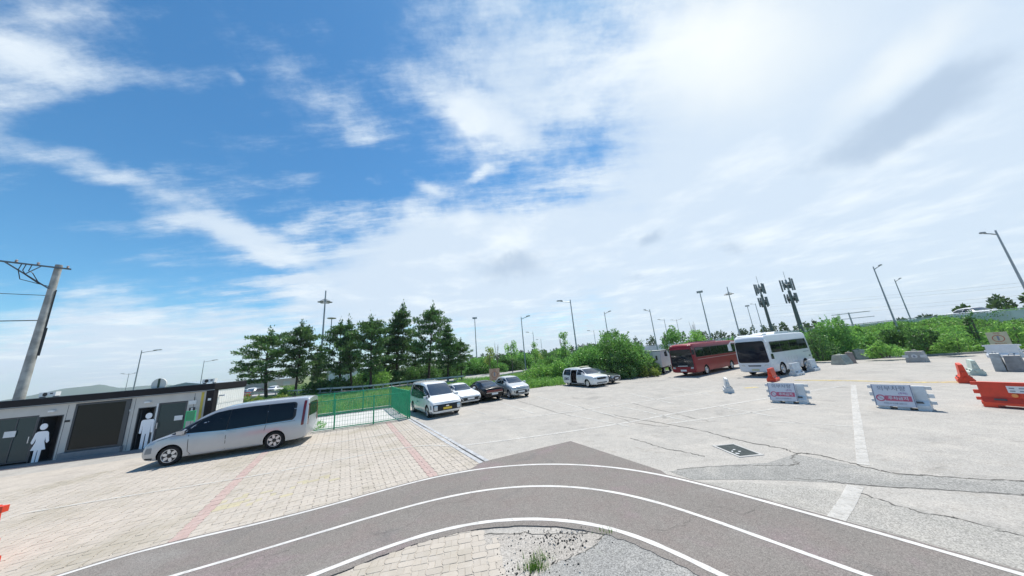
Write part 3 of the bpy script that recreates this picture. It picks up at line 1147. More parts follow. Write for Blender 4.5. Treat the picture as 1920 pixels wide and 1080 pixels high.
def pchip(xs, ys, q):
    """monotone-ish interpolation along stations"""
    xs, ys = np.array(xs, float), np.array(ys, float)
    h = np.diff(xs)
    d = np.diff(ys) / h
    m_ = np.zeros(len(xs))
    m_[0], m_[-1] = d[0], d[-1]
    for i in range(1, len(xs) - 1):
        if d[i - 1] * d[i] > 0:
            w1, w2 = 2 * h[i] + h[i - 1], h[i] + 2 * h[i - 1]
            m_[i] = (w1 + w2) / (w1 / d[i - 1] + w2 / d[i])
    i = np.clip(np.searchsorted(xs, q) - 1, 0, len(h) - 1)
    t_ = (q - xs[i]) / h[i]
    return ((1 + 2 * t_) * (1 - t_) ** 2 * ys[i] + t_ * (1 - t_) ** 2 * h[i] * m_[i] + t_ ** 2 * (3 - 2 * t_) * ys[i + 1] + t_ ** 2 * (t_ - 1) * h[i] * m_[i + 1])


def body_mesh(st, axles, wr_, paint, track, arch_depth=.38, n=70, cuts=(), lower=None):
    """st rows: x, z_bottom, z_belt, z_top, w_bottom, w_max, w_belt, w_top"""
    st = sorted(st)
    xs = [r[0] for r in st]
    q = np.linspace(xs[0], xs[-1], n)
    q = np.unique(np.concatenate([q, np.array(xs)]))
    P = [pchip(xs, [r[k] for r in st], q) for k in range(1, 8)]
    rings = []
    for i, x in enumerate(q):
        zb, zs, zr, wb, wm, ws, wr = [float(p[i]) for p in P]
        zm = zb + (zs - zb) * .52
        cr = .035
        half = [(0, zb), (wb * .8, zb), (wb, zb + .05), ((wb + wm) / 2 + .015, zb + (zm - zb) * .45), (wm, zm), (wm - .008, zm + (zs - zm) * .6), (ws, zs),
                ((ws + wr) / 2 + .02, zs + (zr - zs) * .5), (wr + .008, zr - min(.09, (zr - zs) * .3)), (wr - .05, zr - .02), (wr * .75, zr + cr * .1), (wr * .4, zr + cr * .75), (0, zr + cr)]
        rings.append([(x, y, z) for y, z in half] + [(x, -y, z) for y, z in reversed(half[1:-1])])
    b = MB()
    nr = len(rings[0])
    for r in rings:
        b.v += r
    for i in range(len(rings) - 1):
        for k in range(nr):
            a, c = i * nr + k, i * nr + (k + 1) % nr
            b.f.append((a, c, c + nr, a + nr))
    b.f.append(tuple(range(nr)))
    e = (len(rings) - 1) * nr
    b.f.append(tuple(range(e, e + nr)))
    b.mi = [0] * len(b.f)
    me = b.mesh('body', [paint, M_blk])
    full = me.copy()
    bm = bmesh.new()
    bm.from_mesh(full)
    bvh = BVHTree.FromBMesh(bm)
    bm.free()
    tmp = bpy.data.objects.new('tmp', me)
    COL.objects.link(tmp)
    cut = MB()
    wmax = max(r[5] for r in st)
    for ax in axles:
        for s in (-1, 1):
            y0, y1 = s * (wmax + .2), s * (wmax - arch_depth)
            cut.lathe([(wr_ * 1.13, min(y0, y1)), (wr_ * 1.13, max(y0, y1))], 28, 'y', (ax, 0, wr_ * 1.03))
    for c in cuts:
        cut.box(*c)
    cme = cut.mesh('cut', [M_blk])
    co = bpy.data.objects.new('cut', cme)
    COL.objects.link(co)
    md = tmp.modifiers.new('b', 'BOOLEAN')
    md.object, md.operation, md.solver = co, 'DIFFERENCE', 'EXACT'
    try:
        md.material_mode = 'TRANSFER'
    except Exception:
        pass
    dg = bpy.context.evaluated_depsgraph_get()
    out = bpy.data.meshes.new_from_object(tmp.evaluated_get(dg))
    bpy.data.objects.remove(tmp)
    bpy.data.objects.remove(co)
    out.polygons.foreach_set('use_smooth', [True] * len(out.polygons))
    out.set_sharp_from_angle(angle=R_(35))
    out.name = 'body'
    return out, bvh


def rounded(poly, r=.05, n=3):
    out = []
    N = len(poly)
    for i in range(N):
        p, a, c = Vector(poly[i]), Vector(poly[i - 1]), Vector(poly[(i + 1) % N])
        da, dc = (a - p), (c - p)
        k = min(r, da.length * .45, dc.length * .45)
        s, e = p + da.normalized() * k, p + dc.normalized() * k
        for j in range(n + 1):
            t_ = j / n
            q = s * (1 - t_) ** 2 + p * 2 * t_ * (1 - t_) + e * t_ ** 2
            out.append((q.x, q.y))
    return out


def patch(bvh, poly, face, off=.006, cell=.12, rad=.04, skirt=.02):
    """panel that follows the body: poly in (x,z) for face left/right, (y,z) for front/rear, (x,y) for top"""
    if rad:
        poly = rounded(poly, rad)
    bm = bmesh.new()
    vs = [bm.verts.new((p[0], p[1], 0)) for p in poly]
    bm.faces.new(vs)
    for ax in (0, 1):
        lo, hi = min(p[ax] for p in poly), max(p[ax] for p in poly)
        k = int((hi - lo) / cell)
        for j in range(1, k + 1):
            co = [0, 0, 0]
            co[ax] = lo + (hi - lo) * j / (k + 1)
            no = [0, 0, 0]
            no[ax] = 1
            bmesh.ops.bisect_plane(bm, geom=bm.verts[:] + bm.edges[:] + bm.faces[:], plane_co=co, plane_no=no)
    D = {'left': Vector((0, -1, 0)), 'right': Vector((0, 1, 0)), 'front': Vector((-1, 0, 0)), 'rear': Vector((1, 0, 0)), 'top': Vector((0, 0, -1))}[face]
    bad = []
    bm.normal_update()
    nor = {}
    for v in bm.verts:
        a, c = v.co.x, v.co.y
        o = {'left': Vector((a, 9, c)), 'right': Vector((a, -9, c)), 'front': Vector((9, a, c)), 'rear': Vector((-9, a, c)), 'top': Vector((a, c, 9))}[face]
        h, nn_, i_, d_ = bvh.ray_cast(o, D)
        if h is None:
            bad.append(v)
            continue
        if nn_.dot(D) > 0:
            nn_ = -nn_
        nor[v] = nn_
        v.co = h + nn_ * off
    bmesh.ops.delete(bm, geom=bad, context='VERTS')
    if skirt:
        ed = [e for e in bm.edges if e.is_boundary]
        r = bmesh.ops.extrude_edge_only(bm, edges=ed)
        old = {tuple(v.co): nor[v] for v in nor if v.is_valid}
        for v in [g for g in r['geom'] if isinstance(g, bmesh.types.BMVert)]:
            nn_ = old.get(tuple(v.co), -D)
            v.co = v.co - nn_ * skirt
    bmesh.ops.recalc_face_normals(bm, faces=bm.faces)
    me = bpy.data.meshes.new('panel')
    bm.to_mesh(me)
    bm.free()
    me.polygons.foreach_set('use_smooth', [True] * len(me.polygons))
    me.set_sharp_from_angle(angle=R_(40))
    return me


def panel(root, bvh, name, poly, face, mt, **kw):
    me = patch(bvh, poly, face, **kw)
    me.materials.append(mt)
    return link(name, me, root)


WHEELS = {}


def wheel(root, x, y, r, w=.22, spokes=5, style='alloy', side=1):
    key = (round(r, 3), w, spokes, style, side)
    if key not in WHEELS:
        b = MB()
        b.lathe([(r * .66, -w / 2 + .01), (r * .9, -w / 2), (r * .98, -w / 2 + .03), (r, -w / 4), (r, w / 4), (r * .98, w / 2 - .03), (r * .9, w / 2), (r * .66, w / 2 - .01)], 28, 'y', caps=False)
        ty = b.mesh('tyre', M_rub, True, 50)
        b = MB()
        ri = r * .68
        yo = side * (w / 2 - .025)
        b.lathe([(ri, side * (w / 2 - .004)), (ri * .93, side * (w / 2 - .004)), (ri * .9, yo - side * .05), (ri * .9, yo - side * .1)], 28, 'y', caps=False)
        if style == 'bus':
            b.lathe([(ri * .9, yo - side * .02), (ri * .55, yo - side * .04), (ri * .4, yo + side * .05), (.001, yo + side * .06)], 20, 'y')
            rim = b.mesh('rim', [M_alu], True, 40)
        else:
            b.lathe([(ri * .9, yo - side * .07), (.001, yo - side * .07)], 20, 'y', mi=1)
            for k in range(spokes):
                a = 2 * math.pi * k / spokes + .3
                ca, sa = math.cos(a), math.sin(a)
                wi, wo = (.05, .11) if style == 'star' else (.045, .04)
                pts = [(.05, -wi), (ri * .95, -wo), (ri * .95, wo), (.05, wi)]
                if style == 'star':
                    pts = [(.06, -.03), (ri * .62, -.055), (ri * .96, -.022), (ri * .96, .022), (ri * .62, .055), (.06, .03)]
                vs = [(px * ca - pz * sa, px * sa + pz * ca) for px, pz in pts]
                b.prism(vs, min(yo, yo - side * .03), max(yo, yo - side * .03), axis='y')
            b.lathe([(.075, yo + side * .006), (.06, yo + side * .012), (.001, yo + side * .012)], 12, 'y', mi=1 if style == 'star' else 0)
            rim = b.mesh('rim', [M_alu, M_blk], True, 40)
        WHEELS[key] = (ty, rim)
    ty, rim = WHEELS[key]
    o = link('wheel', ty, root)
    o.location = (x, y, r)
    link('rim', rim, o)
    return o


def mirror(root, x, y, z, paint, s):
    b = MB()
    pts = [(x + .06, y + s * .02, z - .07), (x + .1, y + s * .2, z - .06), (x + .1, y + s * .21, z + .07), (x + .05, y + s * .03, z + .06),
           (x - .06, y + s * .03, z - .07), (x - .06, y + s * .2, z - .06), (x - .06, y + s * .21, z + .08), (x - .06, y + s * .03, z + .07)]
    b.add(pts, [(0, 1, 2, 3), (7, 6, 5, 4), (0, 4, 5, 1), (3, 2, 6, 7), (0, 3, 7, 4), (1, 5, 6, 2)])
    b.bar((x, y - s * .08, z - .05), (x, y + s * .04, z - .02), .05)
    o = b.build('wing_mirror', paint, root, True, 60)
    return o


def seam(root, bvh, pts, face, w=.018):
    for a, c in zip(pts[:-1], pts[1:]):
        a, c = Vector(a), Vector(c)
        d = (c - a).normalized()
        n = Vector((-d.y, d.x)) * w / 2
        panel(root, bvh, 'door_seam', [tuple(a + n), tuple(a - n), tuple(c - n), tuple(c + n)], face, M_blk, off=.0035, rad=0, skirt=0, cell=.25)


def place(name, label, cat, front_r, rear_r, wb, half, axle_mid, group, side=1):
    """side +1: the two surveyed wheels are on the vehicle's left, -1: on its right"""
    h = (front_r - rear_r)
    L = h.length
    h = h.normalized()
    left = Vector((-h.y, h.x, 0))
    s = L / wb
    c = (front_r + rear_r) / 2 - left * (half * s * side) - h * (axle_mid * s)
    return thing(name, label, cat, (c.x, c.y, 0.0), math.atan2(h.y, h.x), group, s)


def at_front(name, label, cat, fc, hd, half_len, group, scale=1.0):
    h = Vector((hd[0], hd[1], 0)).normalized()
    c = fc - h * half_len * scale
    return thing(name, label, cat, (c.x, c.y, 0.0), math.atan2(h.y, h.x), group, scale)


GC = 'vehicles parked on the lot'
# ---- one-box van
VAN_ST = [(2.62, .36, .60, .66, .62, .78, .72, .66), (2.57, .27, .72, .80, .80, .88, .84, .76), (2.42, .22, .86, .93, .88, .94, .90, .80), (2.1, .20, .98, 1.05, .92, .975, .94, .80),
          (1.75, .20, 1.04, 1.17, .94, .99, .95, .79), (1.45, .20, 1.05, 1.36, .95, .995, .955, .765), (1.05, .20, 1.05, 1.62, .95, .998, .96, .74), (.65, .20, 1.05, 1.80, .95, .998, .96, .73),
          (.25, .20, 1.05, 1.89, .95, .998, .96, .735), (-.4, .20, 1.06, 1.945, .95, .998, .96, .745), (-1.4, .20, 1.08, 1.95, .95, .998, .96, .745), (-2.2, .22, 1.08, 1.935, .94, .99, .95, .74),
          (-2.5, .26, 1.08, 1.91, .92, .97, .93, .73), (-2.6, .30, 1.08, 1.89, .90, .95, .91, .715), (-2.63, .36, 1.06, 1.86, .87, .92, .88, .69)]


def make_van(root, paint, plate, taxi=False):
    ax = (1.76, -1.51)
    me, bvh = body_mesh(VAN_ST, ax, .345, paint, .85)
    link('body', me, root)
    gw = M_glass
    for face in ('left', 'right'):
        panel(root, bvh, 'window_band', [(1.86, 1.075), (.1, 1.0), (-2.1, 1.06), (-2.2, 1.2), (-2.2, 1.72), (-2.1, 1.79), (-.6, 1.8), (.2, 1.765), (.62, 1.70), (1.2, 1.46)], face, M_blk, off=.003, rad=.06)
        panel(root, bvh, 'front_side_window', [(1.42, 1.08), (.15, 1.02), (.12, 1.75), (.5, 1.71), (.98, 1.5)], face, gw, rad=.05)
        panel(root, bvh, 'quarter_light', [(1.82, 1.08), (1.47, 1.095), (1.06, 1.46), (1.2, 1.41)], face, gw, rad=.02, cell=.08)
        panel(root, bvh, 'middle_side_window', [(.12, 1.02), (-1.16, 1.06), (-1.16, 1.785), (.09, 1.755)], face, gw, rad=.03)
        panel(root, bvh, 'rear_side_window', [(-1.18, 1.06), (-2.1, 1.13), (-2.12, 1.74), (-1.18, 1.79)], face, gw, rad=.1)
        seam(root, bvh, [(1.28, 1.02), (1.24, .42), (1.14, .28)], face)
        seam(root, bvh, [(.13, 1.02), (.11, .30)], face)
        seam(root, bvh, [(-1.18, 1.03), (-1.13, .78)], face)
        seam(root, bvh, [(.1, .985), (-2.2, 1.02)], face, .012)
        seam(root, bvh, [(2.2, .92), (1.75, 1.03), (1.3, 1.045)], face, .014)
        panel(root, bvh, 'lower_cladding', [(1.25, .2), (-1.05, .2), (-1.05, .25), (1.25, .25)], face, M_blk, off=.006, rad=.01)
        panel(root, bvh, 'window_strip', [(1.4, 1.045), (.1, .99), (-2.05, 1.045), (-2.05, 1.06), (.1, 1.005), (1.4, 1.06)], face, M_chr, off=.008, rad=0, skirt=.006)
        panel(root, bvh, 'door_handle', [(.42, .86), (.2, .87), (.2, .90), (.42, .89)], face, paint, off=.025, rad=.01, cell=.05)
        panel(root, bvh, 'door_handle', [(.06, .87), (-.16, .88), (-.16, .91), (.06, .90)], face, paint, off=.025, rad=.01, cell=.05)
        panel(root, bvh, 'sill_trim', [(1.2, .235), (-1.0, .235), (-1.0, .29), (1.2, .29)], face, mat('sill_silver', (.4, .41, .42), .4), off=.012, rad=.02)
        panel(root, bvh, 'arch_trim', [(2.5, .24), (2.3, .24), (2.24, .34), (2.48, .36)], face, M_blk, off=.004, rad=.02, cell=.06)
        panel(root, bvh, 'corner_lamp', [(2.5, .5), (2.3, .5), (2.3, .7), (2.46, .7)], face, mat('dim_lens', (.2, .22, .24), .15), off=.006, rad=.03, cell=.05)
        panel(root, bvh, 'tail_light', [(-2.42, .8), (-2.52, .82), (-2.55, 1.8), (-2.45, 1.8)], face, M_red, rad=.03, cell=.07)
    panel(root, bvh, 'windscreen', [(-.74, 1.2), (.74, 1.2), (.66, 1.82), (-.66, 1.82)], 'front', M_glassb, rad=.08, cell=.07)
    panel(root, bvh, 'rear_window', [(-.66, 1.12), (.66, 1.12), (.6, 1.7), (-.6, 1.7)], 'rear', gw, rad=.08)
    for s in (-1, 1):
        panel(root, bvh, 'rear_lamp', [(s * .7, .78), (s * .82, .78), (s * .76, 1.66), (s * .66, 1.66)], 'rear', M_red, rad=.02, off=.01)
    gr = panel(root, bvh, 'grille', [(-.84, .38), (.84, .38), (.86, .73), (-.86, .73)], 'front', mat('grille_dark', (.02, .021, .024), .4, spec=.3), rad=.05, cell=.06)
    panel(root, bvh, 'light_bar', [(-.82, .825), (.82, .825), (.82, .845), (-.82, .845)], 'front', M_lens, off=.008, rad=.004, cell=.1)
    for s in (-1, 1):
        panel(gr, bvh, 'headlight', [(s * .8, .43), (s * .6, .43), (s * .6, .68), (s * .8, .68)], 'front', M_lens if taxi else mat('dim_lens', (.2, .22, .24), .15), off=.014, rad=.03, cell=.06)
    pm = panel(root, bvh, 'number_plate', [(-.26, .44), (.26, .44), (.26, .56), (-.26, .56)], 'front', plate, off=.03, rad=.01)
    panel(root, bvh, 'emblem', [(-.09, .59), (.09, .59), (.09, .65), (-.09, .65)], 'front', M_chr, off=.02, rad=.025, cell=.05)
    for s in (-1, 1):
        mirror(root, 1.5, s * .9, 1.12, paint, s)
        for a in ax:
            wheel(root, a, s * .86, .345, .23, 6, 'star', s)
    return bvh


def shade_roof_detail(root):
    b = MB()
    b.box(-1.9, -1.75, -.02, .02, 1.95, 2.02)
    b.build('aerial_fin', M_blk, root)


t = place('parked_van', 'silver grey one box van parked beside the restroom cabin', 'van', G(317, 873), G(514, 842), 3.273, .86, .125, GC, 1)
t.location.z = .018
make_van(t, carpaint('silver_paint', (.43, .45, .475), .3), M_plate)
shade_roof_detail(t)
t = place('parked_van', 'white one box van with yellow number plate beside the green fence', 'van', G(805, 782), G(780, 772), 3.273, .86, .125, GC, -1)
bv = make_van(t, carpaint('white_paint', (.74, .75, .75)), M_platey, True)
shade_roof_detail(t)
letters('TAXI', .17, mat('teal_ink', (.1, .3, .28), .5), t, (-.25, -1.005, .8), (math.pi / 2, 0, 0))
t.scale = (1.0,) * 3

# ---- saloon cars
SED_ST = [(2.45, .34, .56, .62, .50, .66, .60, .52), (2.38, .26, .66, .70, .70, .80, .75, .66), (2.15, .20, .74, .79, .78, .88, .83, .72), (1.7, .18, .83, .875, .82, .915, .87, .74),
          (1.2, .18, .88, .94, .83, .925, .88, .72), (.95, .18, .89, 1.0, .84, .93, .885, .68), (.5, .18, .9, 1.24, .84, .93, .89, .62), (.1, .18, .9, 1.39, .84, .93, .89, .59), (-.3, .18, .91, 1.43, .84, .93, .89, .58),
          (-.8, .18, .92, 1.41, .84, .93, .89, .58), (-1.3, .18, .93, 1.29, .84, .93, .885, .60), (-1.75, .2, .93, 1.08, .83, .92, .875, .66), (-2.05, .22, .92, 1.0, .81, .905, .86, .70), (-2.3, .26, .9, .97, .77, .87, .82, .70),
          (-2.42, .32, .84, .92, .70, .81, .76, .64), (-2.46, .42, .76, .84, .6, .72, .68, .56)]


def make_sedan(root, paint, rear_lamp='split', front='mesh', sunvisor=False):
    ax = (1.5, -1.34)
    me, bvh = body_mesh(SED_ST, ax, .325, paint, .8)
    link('body', me, root)
    for face in ('left', 'right'):
        panel(root, bvh, 'front_side_window', [(.86, .95), (-.22, .95), (-.22, 1.33), (.12, 1.32), (.5, 1.17)], face, M_glass, rad=.04)
        panel(root, bvh, 'rear_side_window', [(-.27, .95), (-1.2, .98), (-1.36, 1.1), (-1.0, 1.28), (-.27, 1.33)], face, M_glass, rad=.05)
        seam(root, bvh, [(.88, .9), (.85, .45), (.8, .25)], face)
        seam(root, bvh, [(-.25, .93), (-.25, .25)], face)
        panel(root, bvh, 'door_handle', [(0, .78), (-.18, .79), (-.18, .81), (0, .8)], face, paint, off=.02, rad=.005, cell=.06)
    panel(root, bvh, 'windscreen', [(-.66, .985), (.66, .985), (.55, 1.36), (-.55, 1.36)], 'front', M_glassb, rad=.06, cell=.06)
    panel(root, bvh, 'rear_window', [(-.62, 1.05), (.62, 1.05), (.53, 1.34), (-.53, 1.34)], 'rear', M_glassb, rad=.06, cell=.06)
    g = panel(root, bvh, 'grille', [(-.78, .33), (.78, .33), (.70, .56), (-.70, .56)], 'front', M_blk, rad=.06, cell=.07)
    panel(root, bvh, 'number_plate', [(-.26, .42), (.26, .42), (.26, .53), (-.26, .53)], 'front', M_plate, off=.03, rad=.01)
    panel(root, bvh, 'bumper_lip', [(-.66, .3), (.66, .3), (.68, .335), (-.68, .335)], 'front', paint, off=.03, rad=.01)
    for s in (-1, 1):
        panel(root, bvh, 'headlight', [(s * .36, .6), (s * .72, .58), (s * .76, .63), (s * .4, .645)], 'front', M_lens, rad=.01, cell=.06)
        panel(g, bvh, 'lamp_blade', [(s * .55, .38), (s * .6, .38), (s * .68, .53), (s * .63, .53)], 'front', M_lens, off=.014, rad=.01, cell=.06)
    if rear_lamp == 'full':
        tl = panel(root, bvh, 'tail_light_band', [(-.68, .66), (.68, .66), (.66, .82), (-.66, .82)], 'rear', M_red, rad=.02, cell=.08, off=.01)
        panel(root, bvh, 'chrome_strip', [(-.7, .625), (.7, .625), (.7, .645), (-.7, .645)], 'rear', M_chr, rad=.005, off=.012)
    else:
        for s in (-1, 1):
            panel(root, bvh, 'tail_light', [(s * .3, .72), (s * .68, .72), (s * .66, .82), (s * .3, .8)], 'rear', M_red, rad=.02, off=.01)
    panel(root, bvh, 'rear_number_plate', [(-.26, .48), (.26, .48), (.26, .6), (-.26, .6)], 'rear', M_plate, off=.02, rad=.01)
    for s in (-1, 1):
        mirror(root, .72, s * .86, 1.0, paint, s)
        for a in ax:
            wheel(root, a, s * .81, .325, .21, 10, 'alloy', s)


HD = (.52, -.854)
t = at_front('parked_car', 'white saloon car facing out between the white van and black saloon', 'car', G(884, 760), HD, 2.46, GC, 1.0)
make_sedan(t, MATS['white_paint'])
c = G(929, 752)
t = thing('parked_car', 'black saloon car parked nose in with full width red tail light', 'car', (c.x - .52 * 2.46, c.y + .854 * 2.46, 0), math.atan2(.854, -.52), GC)
make_sedan(t, mat('black_paint', (.008, .008, .009), .25, spec=.3), 'full')
# ---- small hatchback
HAT_ST = [(1.8, .34, .62, .70, .46, .62, .56, .48), (1.74, .26, .72, .80, .62, .72, .68, .60), (1.52, .2, .82, .88, .70, .78, .74, .64), (1.15, .18, .90, .98, .72, .80, .76, .64), (.92, .18, .92, 1.07, .73, .80, .765, .61),
          (.5, .18, .93, 1.31, .73, .80, .77, .56), (.15, .18, .94, 1.44, .73, .80, .77, .55), (-.4, .18, .95, 1.485, .73, .80, .77, .55), (-1.0, .18, .97, 1.46, .73, .80, .77, .54), (-1.45, .2, .98, 1.38, .72, .79, .755, .53),
          (-1.68, .26, .95, 1.2, .68, .76, .72, .54), (-1.78, .34, .88, 1.0, .6, .7, .66, .5), (-1.8, .44, .8, .9, .52, .62, .58, .46)]
t = at_front('parked_car', 'small silver hatchback with rounded nose at the end of the short row', 'car', G(979, 746), (.45, -.893), 1.8, GC, 1.06)
pt = carpaint('pale_silver_paint', (.55, .56, .55), .2)
me, bvh = body_mesh(HAT_ST, (1.2, -1.2), .295, pt, .7)
link('body', me, t)
for face in ('left', 'right'):
    panel(t, bvh, 'front_side_window', [(.82, .98), (-.1, .98), (-.1, 1.38), (.15, 1.37), (.5, 1.22)], face, M_glass, rad=.04)
    panel(t, bvh, 'rear_side_window', [(-.16, .99), (-1.0, 1.03), (-1.2, 1.15), (-.95, 1.34), (-.16, 1.39)], face, M_glass, rad=.06)
    seam(t, bvh, [(.84, .94), (.8, .25)], face)
    seam(t, bvh, [(-.13, .96), (-.13, .25)], face)
panel(t, bvh, 'windscreen', [(-.58, 1.04), (.58, 1.04), (.5, 1.42), (-.5, 1.42)], 'front', M_glassb, rad=.06, cell=.06)
panel(t, bvh, 'rear_window', [(-.5, 1.04), (.5, 1.04), (.45, 1.36), (-.45, 1.36)], 'rear', M_glass, rad=.06, cell=.06)
panel(t, bvh, 'lower_intake', [(-.5, .34), (.5, .34), (.44, .56), (-.44, .56)], 'front', M_blk, rad=.07, cell=.07)
panel(t, bvh, 'number_plate', [(-.26, .41), (.26, .41), (.26, .51), (-.26, .51)], 'front', M_plate, off=.03, rad=.01)
panel(t, bvh, 'upper_grille', [(-.36, .65), (.36, .65), (.36, .685), (-.36, .685)], 'front', M_blk, rad=.01, cell=.07)
for s in (-1, 1):
    panel(t, bvh, 'headlight', [(s * .4, .66), (s * .64, .69), (s * .66, .77), (s * .42, .71)], 'front', mat('dim_lens', (.2, .22, .24), .15), rad=.02, cell=.06)
    panel(t, bvh, 'fog_recess', [(s * .5, .38), (s * .6, .4), (s * .6, .54), (s * .54, .54)], 'front', M_blk, rad=.02, cell=.06)
    mirror(t, .68, s * .74, 1.0, pt, s)
    for a in (1.2, -1.2):
        wheel(t, a, s * .69, .295, .18, 7, 'alloy', s)
# ---- people carrier with its side door open
MPV_ST = [(2.57, .36, .70, .78, .60, .74, .68, .60), (2.5, .27, .84, .93, .78, .88, .84, .74), (2.3, .21, .95, 1.02, .86, .95, .91, .80), (1.85, .19, 1.0, 1.09, .9, .985, .94, .82), (1.4, .19, 1.03, 1.17, .91, .995, .95, .79),
          (1.0, .19, 1.04, 1.42, .91, .998, .955, .73), (.6, .19, 1.05, 1.62, .91, .998, .96, .70), (.2, .19, 1.06, 1.72, .91, .998, .96, .70), (-.6, .19, 1.08, 1.755, .91, .998, .96, .71), (-1.6, .19, 1.1, 1.74, .91, .998, .96, .71),
          (-2.2, .21, 1.11, 1.69, .9, .98, .94, .70), (-2.46, .28, 1.1, 1.6, .86, .94, .9, .67), (-2.55, .36, 1.05, 1.45, .8, .88, .84, .64), (-2.58, .46, .98, 1.3, .74, .82, .78, .6)]
t = place('parked_car', 'white people carrier with its sliding side door open and lettering', 'car', G(1103, 726), G(1068, 723), 3.09, .86, .0, GC, -1)
t.scale = (.93,) * 3
wp_ = MATS['white_paint']
me, bvh = body_mesh(MPV_ST, (1.6, -1.49), .35, wp_, .85, cuts=[(-.92, .02, -1.2, -.15, .36, 1.56)])
link('body', me, t)
for face in ('left', 'right'):
    panel(t, bvh, 'front_side_window', [(1.3, 1.12), (.12, 1.1), (.12, 1.58), (.55, 1.56), (.95, 1.4)], face, M_glass, rad=.05)
    if face == 'left':
        panel(t, bvh, 'middle_side_window', [(.05, 1.1), (-1.1, 1.13), (-1.1, 1.6), (.05, 1.6)], face, M_glass, rad=.04)
    panel(t, bvh, 'rear_side_window', [(-1.16, 1.14), (-2.2, 1.2), (-2.2, 1.56), (-1.16, 1.6)], face, M_glass, rad=.06)
    panel(t, bvh, 'sill_trim', [(1.1, .22), (-1.05, .22), (-1.05, .36), (1.1, .36)], face, M_blk, off=.008, rad=.02)
    seam(t, bvh, [(1.1, 1.06), (1.06, .4)], face)
dm = patch(bvh, [(-.98, .36), (-2.1, .36), (-2.06, 1.04), (-.98, 1.0)], 'right', off=.085, rad=.04, skirt=.05)
dm.materials.append(wp_)
dp = link('sliding_door', dm, t)
dm = patch(bvh, [(-1.0, 1.06), (-2.04, 1.09), (-2.04, 1.56), (-1.0, 1.58)], 'right', off=.085, rad=.05, skirt=.05)
dm.materials.append(M_glass)
link('door_window', dm, dp)
letters('LIMO', .36, mat('navy_ink', (.03, .04, .12), .5), dp, (-1.53, -1.092, .7), (math.pi / 2, 0, 0), bold=.01)
b = MB()
b.box(-.85, -.35, -.75, -.2, .45, .62)
b.prism([(-.85, .6), (-.72, .6), (-.82, 1.25), (-.95, 1.25)], -.74, -.22, axis='y')
b.build('passenger_seat', mat('seat_brown', (.07, .045, .04), .7), t)
panel(t, bvh, 'windscreen', [(-.72, 1.17), (.72, 1.17), (.64, 1.62), (-.64, 1.62)], 'front', M_glassb, rad=.06, cell=.06)
panel(t, bvh, 'rear_window', [(-.6, 1.1), (.6, 1.1), (.55, 1.5), (-.55, 1.5)], 'rear', M_glass, rad=.06)
panel(t, bvh, 'grille', [(-.5, .68), (.5, .68), (.56, .86), (-.56, .86)], 'front', mat('grille_dark', (.03, .032, .036), .35), rad=.05, cell=.07)
panel(t, bvh, 'lower_intake', [(-.6, .34), (.6, .34), (.56, .44), (-.56, .44)], 'front', M_blk, rad=.03, cell=.08)
panel(t, bvh, 'number_plate', [(-.27, .52), (.27, .52), (.27, .63), (-.27, .63)], 'front', M_plate, off=.02, rad=.01)
for s in (-1, 1):
    panel(t, bvh, 'headlight', [(s * .58, .74), (s * .8, .8), (s * .84, .86), (s * .6, .84)], 'front', mat('dim_lens', (.2, .22, .24), .15), rad=.01, cell=.06)
    mirror(t, 1.12, s * .9, 1.15, wp_, s)
    for a in (1.6, -1.49):
        wheel(t, a, s * .85, .35, .22, 10, 'alloy', s)
b = MB()
b.box(.0, .35, -.5, .5, 1.77, 1.85)
b.build('roof_lamp', mat('lamp_pale_yellow', (.75, .72, .5), .4), t)
t = at_front('parked_car', 'dark grey saloon car parked close behind the open door people carrier', 'car', G(1158, 719), (.66, -.75), 2.46, GC, 1.0)
make_sedan(t, carpaint('graphite_paint', (.06, .068, .08), .4))
# ---- coaches (origin midway between the axles)


def make_bus(root, L0, L1, H, hw, wb, paint, dark, band=(.56, .8)):
    """L0: front end x, L1: rear end x"""
    bl = H * .5
    z0 = .32
    st = [(L0, .40, bl * .95, H * .87, hw * .90, hw * .96, hw * .95, hw * .86), (L0 - .05, .34, bl, H * .92, hw * .94, hw * .985, hw * .975, hw * .885), (L0 - .2, z0, bl, H * .965, hw * .96, hw * .995, hw * .985, hw * .90),
          (L0 - .6, z0, bl, H * .99, hw * .97, hw, hw * .985, hw * .91), (0, z0, bl, H * .995, hw * .97, hw, hw * .985, hw * .91), (L1 + .6, z0, bl, H * .985, hw * .97, hw, hw * .985, hw * .91),
          (L1 + .15, z0 + .1, bl, H * .96, hw * .95, hw * .985, hw * .97, hw * .89), (L1, z0 + .25, bl, H * .9, hw * .9, hw * .94, hw * .92, hw * .84)]
    r = H * .145
    me, bvh = body_mesh(st, (wb / 2, -wb / 2), r, paint, hw, .42)
    link('body', me, root)
    w0, w1 = H * band[0], H * band[1]
    n = max(4, int((L0 - L1 - 1.5) / 1.35))
    xa, xb = L0 - .55, L1 + .45
    for face in ('left', 'right'):
        panel(root, bvh, 'window_band', [(xa + .05, w0 - .04), (xb - .05, w0 - .04), (xb, w1 + .05), (xa, w1 + .05)], face, M_blk, rad=.12, off=.004, cell=.3)
        for k in range(n):
            x0 = xa - .05 - k * (xa - xb - .1) / n
            x1 = xa - .05 - (k + 1) * (xa - xb - .1) / n
            panel(root, bvh, 'side_window', [(x0 - .035, w0), (x1 + .035, w0), (x1 + .035, w1), (x0 - .035, w1)], face, dark, rad=.04, off=.01, cell=.3)
        for k in range(5):
            x0 = wb / 2 - .75 - k * (wb - 1.5) / 5
            x1 = wb / 2 - .75 - (k + 1) * (wb - 1.5) / 5
            seam(root, bvh, [(x0, .5), (x0, bl * .82)], face, .014)
    return bvh


